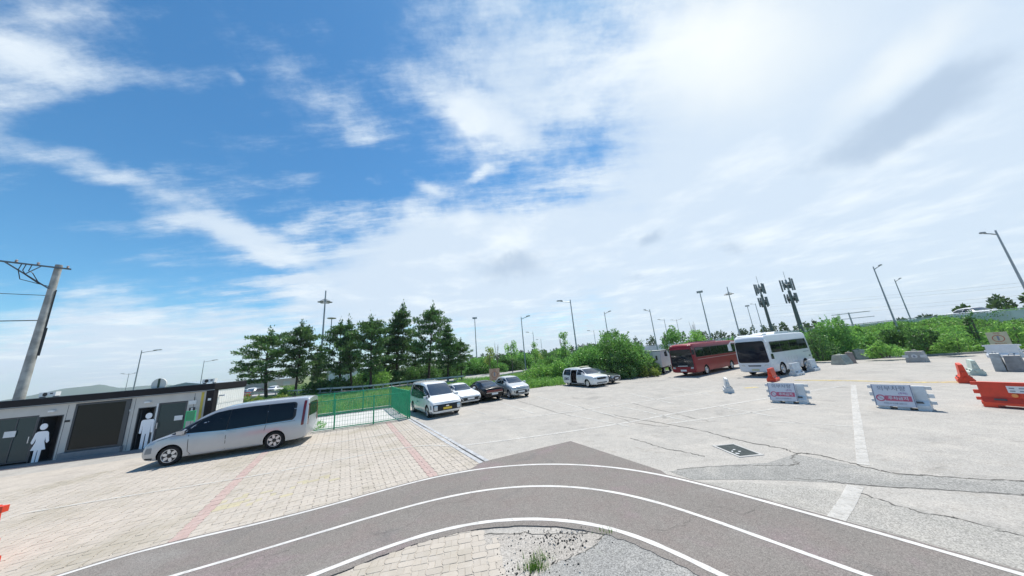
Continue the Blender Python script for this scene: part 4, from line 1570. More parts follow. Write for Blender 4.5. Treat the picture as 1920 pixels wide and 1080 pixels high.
# red coach
f_, r_ = G(1326, 702), G(1373, 692)
h_ = (f_ - r_).normalized()
lf = Vector((-h_.y, h_.x, 0))
c_ = (f_ + r_) / 2 - lf * 1.02
WB = (f_ - r_).length
t = thing('parked_bus', 'dark red coach parked between white lorry and white bus', 'bus', (c_.x, c_.y, 0), math.atan2(h_.y, h_.x), GC)
rp = mat('coach_red', (.24, .010, .020), .4, var=.05, scale=2, coat=.08, spec=.35)
L0, L1, HH, HW = WB / 2 + 2.0, -WB / 2 - 2.5, 2.98, 1.13
bvh = make_bus(t, L0, L1, HH, HW, WB, rp, M_gls2, (.58, .84))
panel(t, bvh, 'front_mask', [(-1.04, .86), (1.04, .86), (.98, 2.46), (-.98, 2.46)], 'front', M_blk, rad=.15, off=.006)
panel(t, bvh, 'windscreen', [(-.98, 1.0), (.98, 1.0), (.94, 2.4), (-.94, 2.4)], 'front', mat('coach_screen', (.01, .014, .018), .05, spec=.4), rad=.12, off=.014)
panel(t, bvh, 'front_script', [(-.45, .92), (.45, .92), (.45, .97), (-.45, .97)], 'front', M_plate, rad=.02, off=.014)
panel(t, bvh, 'number_plate', [(-.27, .46), (.27, .46), (.27, .62), (-.27, .62)], 'front', M_plate, rad=.01, off=.02)
for s in (-1, 1):
    panel(t, bvh, 'headlight', [(s * .68, .68), (s * .95, .7), (s * .97, .84), (s * .74, .86)], 'front', M_lens, rad=.06, off=.02, cell=.06)
    b = MB()
    b.lathe([(.07, -.06), (.08, 0), (.05, .05), (.001, .06)], 10, 'x', (L0 - .1, s * .8, 2.78))
    b.build('marker_lamp', mat('amber_lens', (.5, .3, .22), .2), t, True)
    b = MB()
    b.tube([(L0 - .2, s * .9, 2.55), (L0 + .12, s * 1.15, 2.6), (L0 + .25, s * 1.28, 2.4)], .035, 6)
    b.build('mirror_arm', M_blk, t, True)
    b = MB()
    b.prism([(s * 1.18, 1.95), (s * 1.4, 1.95), (s * 1.4, 2.4), (s * 1.2, 2.42)], L0 + .18, L0 + .3, axis='x')
    b.build('wing_mirror', M_blk, t)
    for a in (WB / 2, -WB / 2):
        wheel(t, a, s * .97, HH * .145, .27, 6, 'bus', s)
for s in (-.35, .4):
    b = MB()
    b.bar((L0 + .03, s, 1.05), (L0 + .035, s - .45, 1.75), .025)
    b.build('wiper', M_blk, t)
panel(t, bvh, 'pale_stripe', [(L0 - .7, 1.45), (L1 + .6, 1.45), (L1 + .6, 1.5), (L0 - .75, 1.5)], 'left', mat('stripe_pink', (.5, .32, .32), .4), rad=.01, off=.012, cell=.4)
b = MB()
b.box(-1.2, 1.4, -.75, .75, HH - .01, HH + .13)
b.build('roof_air_conditioner', mat('roof_unit_pink', (.46, .25, .25), .5), t)
# white bus
f_, r_ = G(1470, 703), G(1513, 694)
h_ = (f_ - r_).normalized()
lf = Vector((-h_.y, h_.x, 0))
WB = (f_ - r_).length
c_ = (f_ + r_) / 2 - lf * 1.05
t = thing('parked_bus', 'white bus with huge dark windscreen parked nearest the barriers', 'bus', (c_.x, c_.y, 0), math.atan2(h_.y, h_.x), GC)
bp = carpaint('bus_white', (.66, .69, .72))
L0, L1, HH, HW = WB / 2 + 1.55, -WB / 2 - 1.6, 3.2, 1.16
bvh = make_bus(t, L0, L1, HH, HW, WB, bp, M_gls2)
panel(t, bvh, 'windscreen', [(-1.06, 1.06), (1.06, 1.06), (1.0, 2.72), (-1.0, 2.72)], 'front', mat('bus_screen', (.008, .011, .02), .06, spec=.3), rad=.16, off=.012)
panel(t, bvh, 'front_slot', [(-.42, .78), (.42, .78), (.45, .87), (-.45, .87)], 'front', M_blk, rad=.03, off=.012)
panel(t, bvh, 'number_plate', [(-.26, .46), (.26, .46), (.26, .58), (-.26, .58)], 'front', mat('plate_pale_yellow', (.6, .55, .3), .5), rad=.01, off=.02)
for s in (-1, 1):
    panel(t, bvh, 'headlight', [(s * .62, .78), (s * .9, .8), (s * .95, .92), (s * .7, .92)], 'front', M_lens, rad=.04, off=.014, cell=.06)
    b = MB()
    b.tube([(L0 - .15, s * .95, 2.75), (L0 + .2, s * 1.2, 2.8), (L0 + .3, s * 1.3, 2.6)], .05, 6)
    b.build('mirror_arm', bp, t, True)
    b = MB()
    b.prism([(s * 1.2, 2.1), (s * 1.42, 2.1), (s * 1.42, 2.6), (s * 1.22, 2.64)], L0 + .22, L0 + .36, axis='x')
    b.build('wing_mirror', bp, t)
    for a in (WB / 2, -WB / 2):
        wheel(t, a, s * 1.0, HH * .145, .27, 6, 'bus', s)
for face in ('left', 'right'):
    panel(t, bvh, 'driver_window', [(L0 - .2, 1.3), (L0 - .62, 1.3), (L0 - .62, 1.68), (L0 - .28, 1.68)], face, M_glass, rad=.05, off=.01)
    panel(t, bvh, 'grey_lettering_strip', [(L1 + .5, 1.5), (L1 + 1.5, 1.5), (L1 + 1.5, 1.56), (L1 + .5, 1.56)], face, mat('grey_ink', (.2, .22, .25), .5), rad=.01, off=.008)
    panel(t, bvh, 'side_vent', [(L1 + .4, 1.1), (L1 + .75, 1.1), (L1 + .75, 1.2), (L1 + .4, 1.2)], face, M_blk, rad=.01, off=.008)
b = MB()
b.prism([(-1.4, HH - .02), (1.1, HH - .02), (.8, HH + .16), (-1.3, HH + .16)], -.8, .8, axis='y')
b.build('roof_air_conditioner', bp, t)
b = MB()
b.prism([(L0 - 1.0, HH - .03), (L0 - .25, HH - .06), (L0 - .5, HH + .05), (L0 - 1.0, HH + .05)], -.9, .9, axis='y')
b.build('roof_cowl', bp, t)
# box lorry beyond the red coach
p = G(1238, 702)
t = thing('box_truck', 'white box lorry half hidden behind the red coach front', 'truck', (p.x + .8, p.y + 1.9, 0), math.atan2(h_.y, h_.x) + R_(205), GC)
mw = mat('lorry_box_white', (.62, .64, .66), .5, var=.05)
b = MB()
b.box(-1.9, 1.6, -.95, .95, .72, 2.42)
b.build('cargo_box', mw, t)
b = MB()
b.box(-1.95, 1.65, -1.0, 1.0, 2.421, 2.5)
b.build('box_roof', mat('grey_roof_trim', (.3, .33, .3), .6), t)
for s in (-1, 1):
    b = MB()
    b.box(-1.945, -1.902, s * .48 - .45, s * .48 + .45, .76, 2.38)
    d = b.build('rear_door', mw, t)
    b = MB()
    b.box(-1.965, -1.946, s * .12 - .015, s * .12 + .015, .8, 2.34)
    b.build('lock_rod', M_galv, d)
    b = MB()
    b.box(-1.956, -1.946, s * .5 - .09, s * .5 + .09, 1.5, 1.95)
    b.build('vent', M_blk, d)
    b = MB()
    b.box(-1.99, -1.95, s * .7 - .12, s * .7 + .12, .5, .62)
    b.build('tail_light', M_red, t)
    for a in (-1.0, 2.2):
        wheel(t, a, s * .75, .36, .24, 6, 'bus', s)
b = MB()
b.box(-1.92, 2.9, -.6, .6, .45, .718)
b.build('chassis', M_blk, t)
b = MB()
b.prism([(1.65, .5), (3.1, .5), (3.1, 1.3), (2.8, 2.05), (1.65, 2.05)], -.85, .85, axis='y')
b.build('cab', mw, t)

# ================================================================== STREET FURNITURE
# ---- plastic water barriers


def barrier(root, L, mt, tabs=(-1, 1), Hh=.82):
    prof = [(-.25, .09), (.25, .09), (.25, .17), (.12, .34), (.075, Hh - .06), (.06, Hh), (-.06, Hh), (-.075, Hh - .06), (-.12, .34), (-.25, .17)]
    b = MB()
    b.prism(prof, -L / 2, L / 2, axis='x')
    bd = b.build('body', mt, root, True, 30)
    for x in (-L / 2 + .15, 0, L / 2 - .15):
        b = MB()
        b.box(x - .14, x + .14, -.245, .245, 0, .0895)
        b.build('foot', mt, root)
    for s in tabs:
        for z0, z1 in ((.2, .3), (.42, .55), (Hh - .12, Hh - .01)):
            x0, x1 = sorted((s * (L / 2 + .001), s * (L / 2 + .14)))
            b = MB()
            b.box(x0, x1, -.045, .045, z0, z1)
            b.build('coupling_tab', mt, root)
    for s in (-1, 1):
        for x in (-L * .3, L * .3):
            b = MB()
            b.prism([(x - .13, .24), (x + .13, .24), (x + .11, .3), (x - .11, .3)], s * .17, s * .205, axis='y')
            b.build('grip_recess', mat('recess_dark', (.08, .08, .085), .7), root)
    return bd


def put_barrier(p, q, label, mt, Hh=.82, group='plastic barriers on the lot', L=None, tabs=(-1, 1)):
    d = (q - p)
    L = L or d.length
    a = math.atan2(d.y, d.x)
    c = p + d.normalized() * (L / 2)
    t = thing('plastic_barrier', label, 'barrier', (c.x, c.y, 0), a, group)
    barrier(t, L, mt, tabs, Hh)
    return t


M_wb = mat('barrier_white', (.62, .64, .65), .55, var=.1, scale=4)
M_redink = mat('sign_red', (.55, .12, .19), .6)
M_gink = mat('sign_grey_blue', (.22, .24, .30), .6)
for (p, q, lab) in ((G(1450, 753), G(1513, 756), 'white plastic barrier with parking ban sign left of the faded line'),
                    (G(1650, 763), G(1744, 769), 'white plastic barrier with parking ban sign right of the faded line')):
    t = put_barrier(p, q, lab, M_wb, .82, L=1.22)
    Lb = 1.22
    # sign panel on the near face, leaning with it
    sg = MB()
    x0, x1 = -Lb / 2 - .03, Lb * .27
    sg.add([(x0, -.29, .1), (x1, -.29, .1), (x1, -.10, .86), (x0, -.10, .86), (x0, -.275, .1), (x1, -.275, .1), (x1, -.085, .86), (x0, -.085, .86)],
           [(0, 1, 2, 3), (4, 7, 6, 5), (0, 4, 5, 1), (3, 2, 6, 7), (0, 3, 7, 4), (1, 5, 6, 2)])
    s_ = sg.build('sign_panel', mat('sign_white', (.66, .66, .7), .5), t)
    tilt = math.atan2(.76, .19)
    xm = (x0 + x1) / 2

    def on(z, off=.006):
        k = (z - .1) / .76
        return -.29 + .19 * k - off
    letters('외부차량', .19, M_gink, s_, (xm, on(.715), .715), (tilt, 0, 0))
    letters('(주차)', .085, mat('sign_purple', (.35, .12, .35), .5), s_, (xm + .25, on(.555), .555), (tilt, 0, 0))
    for x in (x0 + .02, x1 - .02):
        b = MB()
        b.bar((x, on(.11), .11), (x, on(.85), .85), .018, .006)
        b.build('border', M_gink, s_)
    b = MB()
    zc, k = .38, .09
    b.add([(xm - .2, on(zc - k), zc - k), (xm + .42, on(zc - k), zc - k), (xm + .42, on(zc + k), zc + k), (xm - .2, on(zc + k), zc + k)], [(0, 1, 2, 3)])
    b.build('red_box', M_redink, s_)
    letters('주차금지', .13, mat('sign_white', (.66, .66, .7), .5), s_, (xm + .11, on(zc, .012), zc), (tilt, 0, 0), bold=.003)
    b = MB()
    n = 20
    xc = xm - .31
    ro, ri_ = .12, .085
    vs, fs = [], []
    for i in range(n):
        a = 2 * math.pi * i / n
        for r in (ro, ri_):
            z = zc + r * math.sin(a) * .97
            vs.append((xc + r * math.cos(a), on(z), z))
    for i in range(n):
        j = (i + 1) % n
        fs.append((2 * i, 2 * j, 2 * j + 1, 2 * i + 1))
    b.add(vs, fs)
    b.build('ban_ring', M_redink, s_)
    b = MB()
    b.bar((xc - .07, on(zc + .06), zc + .06), (xc + .07, on(zc - .06), zc - .06), .03, .004)
    b.build('ban_bar', M_redink, s_)
    letters('관계자 외 주차를 금합니다', .05, M_gink, s_, (xm, on(.2), .2), (tilt, 0, 0))

t = put_barrier(G(1851, 761), G(1912, 765.5), 'large orange plastic barrier with white sticker at the right', M_orange, .83, L=1.9)
b = MB()
b.box(-.38, .12, -.128, -.118, .5, .72)
st_ = b.build('sticker', M_white, t)
for z in (.545, .635):
    for x in (-.34, -.16, .0):
        MB().box(x, x + .1, -.131, -.1285, z, z + .035).build('print', M_gink, st_)
b = MB()
b.lathe([(.06, -.16), (.06, -.1)], 14, 'y', (-.28, 0, .42))
b.build('reflector', mat('amber', (.8, .3, .08), .3), t)


def facing(px, py, label, mt, ang, L=1.1, Hh=.85, name=None, tabs=(-1, 1)):
    """ang: turn of the long axis away from the line of sight"""
    c = G(px, py)
    v = math.atan2(c.y, c.x) + ang
    d = Vector((math.cos(v), math.sin(v), 0)) * L / 2
    return put_barrier(c + d * 0 , c + d * 2, label, mt, Hh, L=L, tabs=tabs)


facing(1447, 716, 'orange plastic barrier seen end on before the white bus', M_orange, R_(-14), 1.0, .86)
facing(1488, 705, 'white plastic barrier close to the white bus front wheel', M_wb, R_(-24), 1.1, .9)
facing(1521, 696, 'white plastic barrier close to the white bus rear wheel', M_wb, R_(-20), 1.0, .9)
facing(1368, 737, 'lone weathered white plastic barrier left of the orange one', M_wb, R_(4), .9, .8)
facing(1815, 719, 'orange plastic barrier standing end on behind the large one', M_orange, R_(3), 1.1, .9)
facing(1836, 704, 'pale green white plastic barrier behind the end on orange one', mat('barrier_pale_green', (.5, .58, .52), .55, var=.1), R_(8), 1.0, .8)
pl = G(-47, 1081)
put_barrier(pl + Vector((-1.55, -.25, 0)), pl, 'orange plastic barrier cut off by the left picture edge', M_orange, 1.12, L=1.6)
# ---- concrete blocks


def block(p, q, h, wt, wb_, label, mt, mark=None):
    d = q - p
    c = (p + q) / 2
    t = thing('concrete_block', label, 'concrete block', (c.x, c.y, 0), math.atan2(d.y, d.x), 'concrete blocks along the verge')
    L = d.length / 2
    b = MB()
    k = .85
    b.add([(-L, -wb_, 0), (L, -wb_, 0), (L, wb_, 0), (-L, wb_, 0), (-L, -wb_, .12), (L, -wb_, .12), (L, wb_, .12), (-L, wb_, .12), (-L * k, -wt, h), (L * k, -wt, h), (L * k, wt, h), (-L * k, wt, h)],
          [(3, 2, 1, 0), (0, 1, 5, 4), (1, 2, 6, 5), (2, 3, 7, 6), (3, 0, 4, 7), (4, 5, 9, 8), (5, 6, 10, 9), (6, 7, 11, 10), (7, 4, 8, 11), (8, 9, 10, 11)])
    b.build('body', mt, t)
    b = MB()
    b.tube([(-L * .35, 0, h - .02), (-L * .2, 0, h + .09), (L * .2, 0, h + .09), (L * .35, 0, h - .02)], .018, 6)
    b.build('lifting_loop', M_galv, t)
    if mark:
        n = 14
        b = MB()
        y = -(wb_ + (wt - wb_) * .5) - .012
        b.prism([(.16 * math.cos(a * 2 * math.pi / n), h * .56 + .16 * math.sin(a * 2 * math.pi / n)) for a in range(n)], y - .01, y + .05, axis='y')
        e = b.build('emblem_disc', mat('emblem_pale', (.55, .57, .58), .6), t)
        b = MB()
        b.prism([(-.08, h * .5), (0, h * .68), (.08, h * .5), (.03, h * .46), (-.03, h * .46)], y - .02, y - .0105, axis='y')
        b.build('emblem', M_gink, e)
        for s in (-1, 1):
            b = MB()
            b.box(s * .45 - .16, s * .45 + .16, y - .006, y + .04, h * .44, h * .68)
            b.build('letter_plate', mat('emblem_pale', (.55, .57, .58), .6), t)
    return t


M_cg = mat('block_grey_green', (.33, .35, .31), .9, var=.2, scale=3, bump=.4)
M_cr = mat('block_reddish', (.3, .24, .21), .9, var=.2, scale=3, bump=.4)
block(G(1703, 679), G(1741, 678.5), .85, .3, .42, 'grey concrete block with round emblem before the shrub bank', M_conc, True)
block(G(1604, 674), G(1626, 673), .95, .3, .5, 'pale concrete block at the lot corner nearest the shrubs', M_cg)
block(G(1590, 681), G(1606, 680.5), .95, .28, .5, 'reddish concrete block in the row beside the white bus', M_cr)
block(G(1572, 684), G(1587, 682), .85, .28, .5, 'mossy concrete block left of the reddish block', M_cg)
block(G(1868, 695.5), G(1890, 695.5), .98, .3, .4, 'pale concrete block with white stripe by the right edge', mat('block_pale', (.45, .46, .45), .9, var=.2, scale=3))
block(G(1892, 696), G(1930, 696), .85, .3, .42, 'dark grey concrete block at the right edge', mat('block_dark', (.27, .26, .255), .9, var=.2, scale=3))
t = put_barrier(G(1857, 670), G(1905, 670), 'white plastic barrier standing behind the right edge concrete blocks', M_white, .95, L=1.5)

# ---- warning signs


def notice(px, py, top, w, rngm, label, cm):
    p = AT(px, py, rngm)
    az = math.atan2(p.x, p.y)
    pt_ = AT(px, top, rngm)
    t = thing('warning_sign', label, 'sign', (p.x, p.y, 0), -az, 'warning signs on the verge')
    h = pt_.z
    hh = w * 1.1
    b = MB()
    b.box(-w / 2, w / 2, -.02, .02, h - hh, h)
    bd = b.build('board', cm, t)
    for s in (-1, 1):
        MB().tube([(s * w * .35, .05, 0), (s * w * .35, .05, h - .05)], .03, 6).build('post', M_galv, t)
    n = 20
    b = MB()
    vs, fs = [], []
    zc = h - hh * .5
    for i in range(n):
        a = 2 * math.pi * i / n
        for r in (w * .3, w * .25):
            vs.append((r * math.cos(a), -.024, zc + r * math.sin(a)))
    for i in range(n):
        j = (i + 1) % n
        fs.append((2 * i, 2 * j, 2 * j + 1, 2 * i + 1))
    b.add(vs, fs)
    b.build('ring', mat('sign_rust', (.4, .12, .08), .6), bd)
    b = MB()
    b.box(-.05 * w, .05 * w, -.026, -.0205, zc - w * .17, zc + w * .12)
    b.lathe([(w * .06, -.026), (w * .06, -.0205)], 10, 'y', (0, 0, zc + w * .17))
    b.build('symbol', M_gink, bd)
    letters('위험', w * .17, mat('sign_rust', (.4, .12, .08), .6), bd, (0, -.024, h - hh * .12), (math.pi / 2, 0, 0))
    letters('출입금지', w * .15, mat('sign_rust', (.4, .12, .08), .6), bd, (0, -.024, h - hh * .9), (math.pi / 2, 0, 0))


notice(928, 712, 691, 1.0, 29.0, 'tan warning sign with round symbol above the black saloon', mat('sign_tan', (.55, .36, .24), .6, var=.06))
notice(1877, 645, 622, .95, 47.0, 'pale beige warning sign in the shrubs at the right', mat('sign_beige', (.5, .47, .33), .6, var=.06))

# ---- green mesh fence


def fence_run(pts, h, label, mesh_step=.1, full=False):
    a = pts[0]
    t = thing('mesh_fence', label, 'fence', (a.x, a.y, 0), 0, 'green mesh fence runs')
    for p in pts:
        q = p - a
        MB().tube([(q.x, q.y, 0), (q.x, q.y, h + .06)], .038, 8).build('post', M_grnf, t)
    for p, q in zip(pts[:-1], pts[1:]):
        p, q = p - a, q - a
        d = (q - p)
        L = d.length
        b = MB()
        n = int(L / mesh_step)
        for i in range(1, n):
            m_ = p + d * (i / n)
            b.bar((m_.x, m_.y, .1), (m_.x, m_.y, h - .03), .009)
        k = 0
        z = .2
        while z < h - .05:
            b.bar((p.x, p.y, z), (q.x, q.y, z), .009)
            z += mesh_step * 1.6
        stuff(b.build('wire_mesh', M_grnf, t))
        for z in (.1, h):
            MB().bar((p.x, p.y, z), (q.x, q.y, z), .045).build('rail', M_grnf, t)


fl = (G(700, 796) - G(626, 806)).normalized()
fence_run([G(626, 806) - fl * 4.0, G(626, 806) - fl * 2.0, G(626, 806), G(700, 796), G(764, 786)], 1.55, 'green mesh fence run nearest the block paving', .13)
fence_run([G(764, 786.5) + Vector((.1, .1, 0)), G(749, 776), G(734, 765)], 1.6, 'dense green mesh fence run beside the white van', .05)
bk = (G(731, 765) - G(625, 779)).normalized()
fence_run([G(625, 779) - bk * 6, G(625, 779) - bk * 3, G(625, 779), G(680, 772), G(731, 765.5)], 1.55, 'green mesh fence run at the foot of the grass bank', .055)
ap = [G(626, 806) - fl * 4.0, G(764, 786), G(733, 765), G(625, 779) - bk * 6]
b = MB()
b.prism([(p.x, p.y) for p in ap], -.01, .03)
struct(b.build('fenced_apron', M_pale))
b = MB()
p0, p1 = G(625, 779) - bk * 6 + Vector((-.3, .25, 0)), G(733, 764.5)
b.bar((p0.x, p0.y, .1), (p1.x, p1.y, .1), .22, .2)
struct(b.build('fence_kerb', M_conc))

# ---- lamp posts
LAMPS = []


def lamp(px, py, rngm, label, arm=1, kind='arm', al=1.6, base_z=0.0, dbl=False):
    p = AT(px, py, rngm)
    az = math.atan2(p.x, p.y)
    H_ = p.z - base_z
    t = thing('street_lamp', label, 'street lamp', (p.x, p.y, base_z), -az, 'street lamps beyond the lot')
    rb = max(.07, H_ * .011)
    MB().tube([(0, 0, 0), (0, 0, H_ * .5), (0, 0, H_)], [rb, rb * .8, rb * .55], 8).build('pole', M_galv, t, True)
    if kind == 'arm':
        for s in ((arm,) if not dbl else (-1, 1)):
            MB().tube([(0, 0, H_ - .35), (s * al * .5, 0, H_ - .18), (s * al, 0, H_ - .05)], [.05, .045, .04], 6).build('arm', M_galv, t, True)
            b = MB()
            b.prism([(s * al * .75, H_ - .06), (s * al * .8, H_ + .05), (s * (al * 1.25), H_ + .1), (s * (al * 1.38), H_ + .03), (s * al * 1.3, H_ - .02)], -.16, .16, axis='y')
            b.build('lantern', mat('lantern_grey', (.3, .32, .33), .5), t)
    elif kind == 'flood':
        MB().bar((-.5, 0, H_), (.5, 0, H_), .12).build('cross_arm', M_galv, t)
        for k in (-.4, 0, .4):
            b = MB()
            b.prism([(k - .19, H_ - .15), (k + .19, H_ - .15), (k + .19, H_ + .3), (k - .19, H_ + .3)], -.18, .08, axis='y')
            b.build('floodlight', mat('flood_grey', (.28, .3, .32), .5), t)
    elif kind == 'ring':
        zr = H_ - 2.0
        MB().lathe([(.14, zr), (.12, zr + .6), (.05, H_ + .2 - .2)], 10, 'z').build('mast_head', M_galv, t, True)
        for k in range(6):
            a = k * math.pi / 3
            MB().bar((0, 0, zr + .5), (.85 * math.cos(a), .85 * math.sin(a), zr - .02), .07).build('spoke', M_galv, t)
            b = MB()
            x, y = .85 * math.cos(a), .85 * math.sin(a)
            b.lathe([(.3, zr - .25), (.34, zr - .12), (.16, zr)], 10, 'z', (x, y, 0))
            b.build('floodlight', mat('flood_grey', (.28, .3, .32), .5), t, True)
    elif kind == 'disc':
        MB().lathe([(.1, H_ - .1), (.7, H_ - .05), (.78, H_ + .05), (.6, H_ + .14), (.1, H_ + .2)], 16, 'z').build('lamp_head', M_galv, t, True)
    return t


for a in [(266, 657, 74, 'grey lamp post with right arm above the restroom roof', 1, 'arm', 1.5), (383, 676, 100, 'grey lamp post with right arm behind the cabin corner', 1, 'arm', 1.7),
          (242, 700, 150, 'small distant lamp post with two short arms over the cabin', 1, 'arm', 1.2, 0, True), (611, 545, 62, 'tall floodlight mast with lamp ring rising between the pines', 1, 'ring'),
          (622, 597, 64, 'disc headed lamp post right of the tall mast', 1, 'disc'), (890, 597, 77, 'slim floodlight pole right of the last pine', 1, 'flood'),
          (977, 594, 43, 'lamp post with right arm above the small hatchback', 1, 'arm', 1.0), (1069, 562, 38, 'tallest lamp post with left arm left of the big bush', -1, 'arm', 1.3),
          (999, 622, 72, 'small lamp post with left arm behind the young trees', -1, 'arm', 1.3), (1014, 636, 105, 'faint distant lamp post right of the young trees', -1, 'arm', 1.3),
          (1133, 585, 56, 'lamp post with right arm rising behind the big bush', 1, 'arm', .9), (1113, 619, 87, 'small lamp post with left arm over the big bush', -1, 'arm', 1.4),
          (1218, 580, 53, 'lamp post with left arm over the white lorry', -1, 'arm', .7), (1245, 598, 88, 'small lamp post with left arm over the red coach front', -1, 'arm', 1.2),
          (1268, 599, 120, 'distant double lamp post over the red coach', 1, 'arm', 1.4, 0, True), (1312, 548, 77, 'tall floodlight pole above the red coach roof', 1, 'flood'),
          (1363, 538, 102, 'tall thin mast with lamp ring left of the antenna towers', 1, 'ring'), (1401, 574, 130, 'floodlight pole left of the antenna towers', 1, 'flood'),
          (1416, 569, 124, 'thin lamp pole beside the left antenna tower', -1, 'arm', 1.0), (1637, 500, 54, 'thick lamp post with right arm on the raised road', 1, 'arm', .5, 1.5),
          (1677, 524, 74, 'thinner lamp post with right arm on the raised road', 1, 'arm', .5, 1.5), (1866, 432, 44, 'nearest lamp post with left arm at the right edge', -1, 'arm', .5, 1.5)]:
    lamp(*a)

# ---- antenna towers


def antenna(px, py, rngm, label, seed, wide):
    p = AT(px, py, rngm)
    az = math.atan2(p.x, p.y)
    H_ = p.z
    t = thing('antenna_tower', label, 'antenna tower', (p.x, p.y, 0), -az, 'antenna towers behind the buses')
    MB().tube([(0, 0, 0), (0, 0, H_ * .6), (0, 0, H_ - 2.6)], [.42, .3, .24] if wide else [.3, .24, .2], 12).build('pole', mat('tower_steel', (.11, .125, .12), .6, var=.15), t, True)
    MB().tube([(0, 0, H_ - 2.6), (0, 0, H_ - .4)], .16, 8).build('mast_head', M_galv, t, True)
    MB().tube([(0, 0, H_ - .4), (0, 0, H_ + 1.4)], .035, 6).build('lightning_rod', M_galv, t)
    ma = mat('antenna_grey', (.19, .21, .22), .6)
    r = random.Random(seed)
    for tier, zc, rr, hh in ((0, H_ - 1.4, .95 if wide else .75, 2.5), (1, H_ - 4.1, .9 if wide else .7, 2.0)):
        n = 5
        MB().tube([(rr * .92 * math.cos(k * 2 * math.pi / 12), rr * .92 * math.sin(k * 2 * math.pi / 12), zc) for k in range(13)], .04, 6).build('platform_ring', M_galv, t)
        for k in range(n):
            a = k * 2 * math.pi / n + .35 + tier * .5
            x, y = rr * math.cos(a), rr * math.sin(a)
            MB().bar((0, 0, zc + hh * .2), (x, y, zc + hh * .2), .07).build('support_arm', M_galv, t)
            b = MB()
            hz = hh * r.uniform(.8, 1.05)
            b.box(x - .13, x + .13, y - .07, y + .07, zc - hz / 2, zc + hz / 2)
            b.build('antenna_panel', ma, t)
            if r.random() < .7:
                b = MB()
                b.box(x * .55 - .18, x * .55 + .18, y * .55 - .14, y * .55 + .14, zc - hz * .3, zc + hz * .15)
                b.build('radio_unit', mat('radio_dark', (.08, .09, .09), .6), t)


antenna(1421, 530, 78, 'left antenna tower with dense dark panels above the white bus', 3, False)
antenna(1472, 522, 80, 'right antenna tower with thick pole and open panel rings', 5, True)

# ---- utility pole with cross arm
p = AT(111, 497, 36.5)
az = math.atan2(p.x, p.y)
t = thing('utility_pole', 'weathered concrete utility pole with cross arm behind the cabin', 'utility pole', (p.x, p.y, 0), -az)
H_ = p.z
MB().tube([(0, 0, 0), (0, 0, H_ * .5), (0, 0, H_)], [.24, .2, .155], 14).build('pole', mat('pole_concrete', (.33, .33, .32), .9, var=.3, scale=1.5, bump=.3), t, True)
MB().bar((-3.1, -.2, H_ - .25), (.5, -.2, H_ - .25), .09).build('cross_arm', mat('arm_steel', (.1, .13, .16), .6), t)
MB().bar((-1.85, -.2, H_ - .28), (-.12, -.16, H_ - 1.75), .07).build('brace', MATS['arm_steel'], t)
MB().bar((-.62, -.2, H_ - .28), (-1.1, -.22, H_ - .95), .05).build('brace', MATS['arm_steel'], t)
for x in (-2.6, -1.5, -.75, .35):
    b = MB()
    b.lathe([(.03, H_ - .2), (.07, H_ - .17), (.04, H_ - .12), (.07, H_ - .08), (.03, H_ - .03)], 10, 'z', (x, -.2, 0))
    b.build('insulator', mat('porcelain', (.25, .2, .18), .3), t, True)
for k, (x, dz_) in enumerate([(-1.15, 1.0), (-1.3, 1.3), (-.95, .8)]):
    MB().tube([(x, -.22, H_ - .28), (x - .05, -.25, H_ - .7), (x + .1, -.25, H_ - dz_), (-.5, -.2, H_ - 1.5), (-.14, -.16, H_ - 1.6)], .022, 6).build('jumper_cable', M_blk, t)
MB().tube([(-.15, 0, H_ - 2.2), (-9, 1.0, H_ - 2.5), (-20, 2, H_ - 2.2)], .02, 5).build('service_cable', M_blk, t)
MB().tube([(-.15, 0, H_ - 3.9), (-9, 1.0, H_ - 4.6), (-20, 2, H_ - 4.2)], .03, 5).build('service_cable', M_blk, t)
for x in (.17,):
    b = MB()
    b.box(x - .03, x + .1, -.12, .06, H_ - 6.2, H_ - 4.4)
    b.build('cable_guard', M_blk, t)
    MB().tube([(x + .02, -.1, H_ - 4.4), (x, -.12, H_ - 1.8)], .03, 6).build('riser_cable', M_blk, t)
# ================================================================== VEGETATION AND BACKGROUND
NP = np.random.default_rng(7)
F_pine = foliage('pine_needles', (.018, .05, .024), (0.134, 0.264, 0.079), sc=.8, trans=.25)
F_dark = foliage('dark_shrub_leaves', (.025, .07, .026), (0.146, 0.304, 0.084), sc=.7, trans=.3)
F_mid = foliage('mid_green_leaves', (.05, .13, .035), (0.269, 0.568, 0.137), sc=.8, trans=.4)
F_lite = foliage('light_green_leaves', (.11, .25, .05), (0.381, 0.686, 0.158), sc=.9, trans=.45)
F_yel = foliage('yellow_green_leaves', (.2, .29, .04), (.36, .42, .1), sc=1.0, trans=.45)
F_grass = foliage('grass_blades', (.12, .24, .055), (0.336, 0.594, 0.137), (.4, .42, .18), sc=.4, trans=.45)
F_vine = foliage('ground_cover_leaves', (.07, .18, .04), (0.325, 0.634, 0.147), sc=.5, trans=.4)
F_far = foliage('far_tree_leaves', (.03, .065, .03), (.075, .13, .05), sc=.15, trans=.25)


